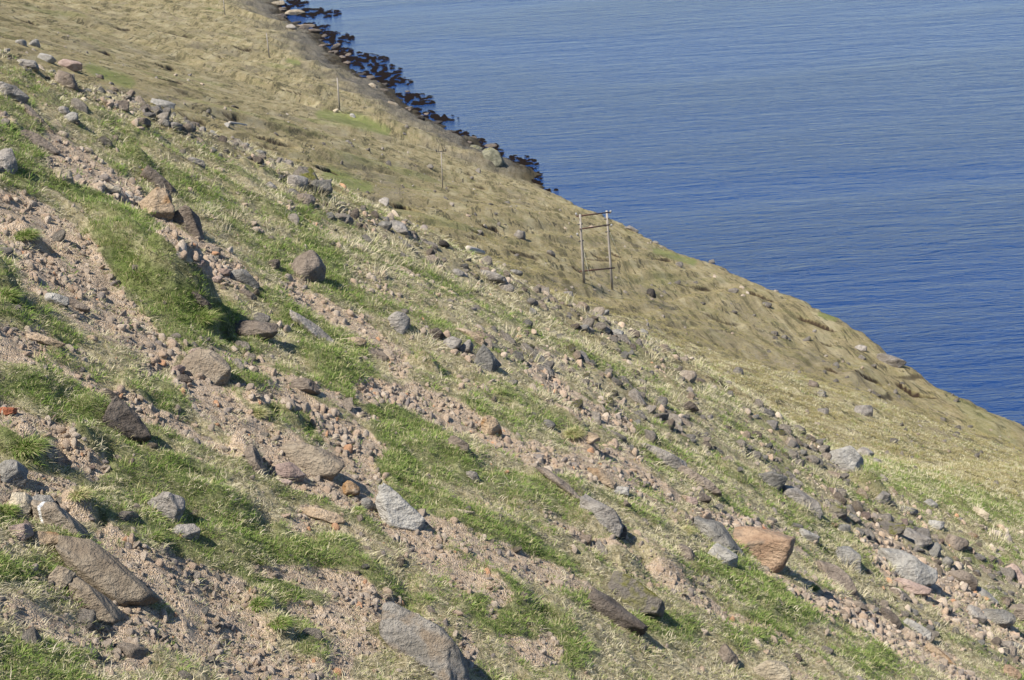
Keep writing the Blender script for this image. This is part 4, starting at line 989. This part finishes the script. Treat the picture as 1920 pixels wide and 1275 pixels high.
def sample(n, r0, r1, half=28):
    a = np.radians(rng.uniform(-half, half, n)); r = np.exp(rng.uniform(math.log(r0), math.log(r1), n))
    x = r*np.sin(a); y = r*np.cos(a); z = H(x, y); g, s, f = cover(x, y, z)
    gnd = z + (1-sstep(60, 100, r))*(.05*g-.03*s)
    return x, y, gnd, r, g, s, f
BELT_ALL = [[(a, b_, wd*.62) for a, b_ in pts] for pts, wid, cnt, sz, grp in BELTS[:6] for wd in [wid]]
PEB = [[(345, 470, 14), (390, 500, 16), (420, 520, 10)], [(500, 735, 14), (560, 760, 18), (620, 790, 22), (650, 830, 20)], [(320, 660, 14), (350, 690, 16)], [(100, 800, 18), (160, 850, 22), (90, 860, 14)], [(640, 1110, 24), (720, 1130, 18)], [(880, 1230, 20)], [(1320, 975, 14), (1420, 990, 14)], [(700, 740, 14), (780, 750, 12)], [(1550, 1130, 16), (1640, 1180, 18)], [(180, 350, 8), (270, 380, 10)]]
def belts_at(px, py): return stroke_mask(px, py, BELT_ALL, .7), stroke_mask(px, py, PEB, .6)
def clumpiness(x, y): return fbm(x/.32, y/.32, 3, 201)+.6*fbm(x/1.3, y/1.3, 2, 211)
def put(x, y, z, k, base, name, c, label, far=0):
    n_ = k.sum(); rr_ = np.hypot(x[k], y[k])
    sc = base*np.clip(rr_/20, .8, 3.0)**.7*rng.uniform(.5, 1.4, n_)*rng.choice([.8, 1, 1, 1.5], n_)
    rot = np.stack([rng.uniform(-.3, .2, n_), .35+rng.uniform(-.25, .25, n_), rng.uniform(-.8, .8, n_)], 1)
    if c.name == 'turf_tufts': rot = np.stack([rng.uniform(-.3, .3, n_), rng.uniform(-.1, .4, n_), rng.uniform(-3.1, 3.1, n_)], 1)
    scatter(name, np.stack([x[k], y[k], z[k]], 1), rot, np.stack([sc, sc, sc*rng.uniform(.7, 1.2, n_)*(1-.4*far)], 1), c, label, 'grass')
x, y, z, r, g, s, f = sample(520000, 7.5, 110)
inland = (xb_at(y)-x) > .5
cl = clumpiness(x, y); u = rng.random(len(x)); bare = 1-.86*sstep(.28, .75, s+.10*(1-f)+.5*fbm(x/.25, y/.25, 2, 205)+.35*fbm(x/.9, y/.9, 2, 206))
pxa, pya, _w = project(x, y, z); bma, pba = belts_at(pxa, pya)
stony = np.clip(bma*sstep(-.25, .1, fbm(x/.9, y/.9, 2, 251)+.05)+pba, 0, 1)
bare = bare*(1-.85*stony)
pg = np.clip(.0+.74*g+.95*cl, .0, .88)*(1-.72*f)*(1-.5*bma)
kg = inland & (u < pg*bare)
ps = np.clip(.36-.10*g-.3*cl+.25*fbm(x/.8, y/.8, 2, 219), .05, .8)*(1-.2*f)
ks = inland & ~kg & (rng.random(len(x)) < ps*(.06+.94*bare))
put(x, y, z, kg, 1.0, 'green_grass', cG, "short green grass tufts covering the near slope in streaks")
put(x, y, z, ks, 1.0, 'dry_grass', cS, "dry straw coloured grass between the green streaks")
# round tussocks that stand out by themselves
TUSS = [(52, 842, 44, "large round bright green tussock at the left edge beside pebbles"), (50, 445, 28, "green tussock on the gravel path at the upper left"), (8, 560, 34, "dark green tussock cut by the left edge above the two flat stones"),
        (482, 778, 24, "shaggy tussock at the lower end of the bare soil chute"), (1524, 1105, 15, "small round bright green tuft below the orange boulder"), (485, 1135, 26, "green tussock on the edge of the large gravel patch, bottom left"),
        (525, 1170, 26, "dark green tussock right of the one on the gravel patch edge"), (10, 962, 28, "bright green tussock at the left edge beside the cream stone"), (290, 1012, 22, "green tussock below the angular grey boulder at the lower left"),
        (668, 962, 20, "low dark green tussock left of the rough textured grey boulder"), (380, 600, 34, "overhanging green tussock above a dark hollow, top of the soil chute"), (1285, 998, 20, "brown shaggy turf clump left of the speckled boulder"), (150, 930, 26, "brownish tussock right of the light grey stone at lower left"), (1075, 815, 24, "ragged turf clump over the collapsed hole, right of centre")]
th_ = hit([t[0] for t in TUSS], [t[1] for t in TUSS])
for k_, ((px, py, rp, lab), q) in enumerate(zip(TUSS, th_)):
    rad = rp*q[1]/FPX; g_ = np.random.default_rng(k_+77); V = []; fl = []; lc = []; tn = []
    for j in range(1500):
        th = g_.random()*6.283; r_ = math.sqrt(g_.random())*.8; ph = r_*1.25
        d_ = np.array([math.sin(ph)*math.cos(th), math.sin(ph)*math.sin(th), math.cos(ph)]) + g_.normal(size=3)*.22
        st_ = np.array([r_*math.cos(th)*.7, r_*math.sin(th)*.7, .25*(1-r_)])*rad; L_ = rad*g_.uniform(.3, .75); wv = g_.random()*3.14; wd_ = .0045
        dr = np.array([.25, .05, -.55])*L_
        b0 = len(V); tv = 1.0 if g_.random() < (.2 if 'green' in lab else .75) else g_.random()*.3
        for (f_, wf) in ((0, 1), (.55, .8), (1, .15)):
            p_3 = st_+d_*L_*f_+dr*f_*f_; wx, wy = math.cos(wv)*wd_*wf, math.sin(wv)*wd_*wf
            V += [(p_3[0]-wx, p_3[1]-wy, p_3[2]), (p_3[0]+wx, p_3[1]+wy, p_3[2])]; tn += [tv, tv]
        fl += [b0, b0+1, b0+3, b0+2, b0+2, b0+3, b0+5, b0+4]; lc += [4, 4]
    me = mesh_np('grass_tussock', V, fl, lc); a_t = me.attributes.new('tint', 'FLOAT', 'POINT'); a_t.data.foreach_set('value', np.array(tn, np.float32))
    o = link('grass_tussock', me, GRN); o.location = (q[0], q[1], q[2]); tag(o, lab, 'grass tussock')
# taller bleached tussocks along the crest and on the right
x3, y3, z3, r3_, g3, s3, f3 = sample(30000, 20, 90)
sd3 = y3-crest_y(x3)
k3 = (sd3 > -13) & (sd3 < 2) & (x3 > -7) & (rng.random(len(x3)) < .26*sstep(.15, .5, fbm(x3/1.6, y3/1.6, 3, 231)+.12))
cT = coll('pale_tussocks', [tuft(80+k, 60, .12, .16, .9, .008, .15) for k in range(5)], STR)
put(x3, y3, z3, k3, .75, 'pale_tussocks', cT, "taller bleached tussock grass along the crest")
x4, y4, z4, r4_, g4, s4, f4 = sample(300000, 48, 330)
cF = coll('turf_tufts', [tuft(120+k, 26, .16, .13, 1.1, .02, .3) for k in range(6)], FARG)
k4 = ((xb_at(y4)-x4) > .5) & (y4-crest_y(x4) > 2) & (rng.random(len(x4)) < .6*(1-.85*s4)*(1-.9*g4)*(1-scar_mask(x4, y4))*np.clip(.5+1.3*fbm(x4/2, y4/2, 3, 241), .05, 1))
put(x4, y4, z4, k4, .34, 'far_turf', cF, "sparse straw and olive turf on the far slope")
x2, y2, z2, r2_, g2, s2, f2 = sample(460000, 7.5, 90)
q = .05*(1-g2) + .85*sstep(.25, .6, s2) + .35*sstep(.12, .4, fbm(x2/1.1, y2/1.1, 3, 221))*(1-g2)
px2, py2, _w = project(x2, y2, z2)
bm_, pb_ = belts_at(px2, py2)
big2 = pb_*.9
k = (rng.random(len(x2)) < np.clip(q*.5*(.45+1.2*sstep(-.2, .3, fbm(x2/.5, y2/.5, 3, 255)))+.5*big2*sstep(-.1, .3, fbm(x2/.9, y2/.9, 2, 251)+.1), 0, 1)) & (y2-crest_y(x2) < 3)
n_ = k.sum(); sc = .006+.013*rng.random(n_)+.05*rng.random(n_)**7 + big2[k]*.06*rng.random(n_)**2.6; sc *= np.clip(r2_[k]/20, .8, 2.6)
scatter('scree_stones', np.stack([x2[k], y2[k], z2[k]+.05*sc], 1), rng.uniform(-3, 3, (n_, 3)), np.stack([sc*rng.uniform(.9, 1.6, n_), sc*rng.uniform(.8, 1.2, n_), sc*rng.uniform(.45, .8, n_)], 1), cR, "loose pinkish and grey scree and gravel on the bare soil", 'scree')
k = (rng.random(len(x2)) < np.clip(.55*bm_*sstep(-.1, .35, fbm(x2/.8, y2/.8, 3, 251)+.05)+.02, 0, 1)) & (y2-crest_y(x2) < 3) & (rng.random(len(x2)) < .36)
n_ = k.sum(); sc = (.015+.055*rng.random(n_)**3+.15*rng.random(n_)**8)*np.clip(r2_[k]/28, .7, 1.7)
scatter('rock_rubble', np.stack([x2[k], y2[k], z2[k]-.28*sc], 1), np.stack([rng.uniform(-.4, .4, n_), .6+rng.uniform(-.4, .4, n_), rng.uniform(-3, 3, n_)], 1), np.stack([sc*rng.uniform(.9, 1.7, n_), sc*rng.uniform(.8, 1.2, n_), sc*rng.uniform(.5, .9, n_)], 1), cR2, "grey brown broken rubble lying in belts on the slope", 'rubble')
x5, y5, z5, r5_, g5, s5, f5 = sample(60000, 50, 330)
k = (rng.random(len(x5)) < .035+.4*sstep(.3, .7, s5)*sstep(.0, .3, fbm(x5/3, y5/3, 2, 261))) & ((xb_at(y5)-x5) > .5) & (y5-crest_y(x5) > 3)
n_ = k.sum(); sc = (.05+.20*rng.random(n_)**4)*np.clip(r5_[k]/150, .6, 1.6)
scatter('slope_stones', np.stack([x5[k], y5[k], z5[k]+.1*sc], 1), rng.uniform(-3, 3, (n_, 3)), np.stack([sc*rng.uniform(.9, 1.6, n_), sc*rng.uniform(.8, 1.2, n_), sc*rng.uniform(.5, .9, n_)], 1), cR2, "small grey stones strewn over the far slope", 'scree')
print("grass", kg.sum(), ks.sum(), k4.sum(), "individual rocks", len(cand)+len(BIG))
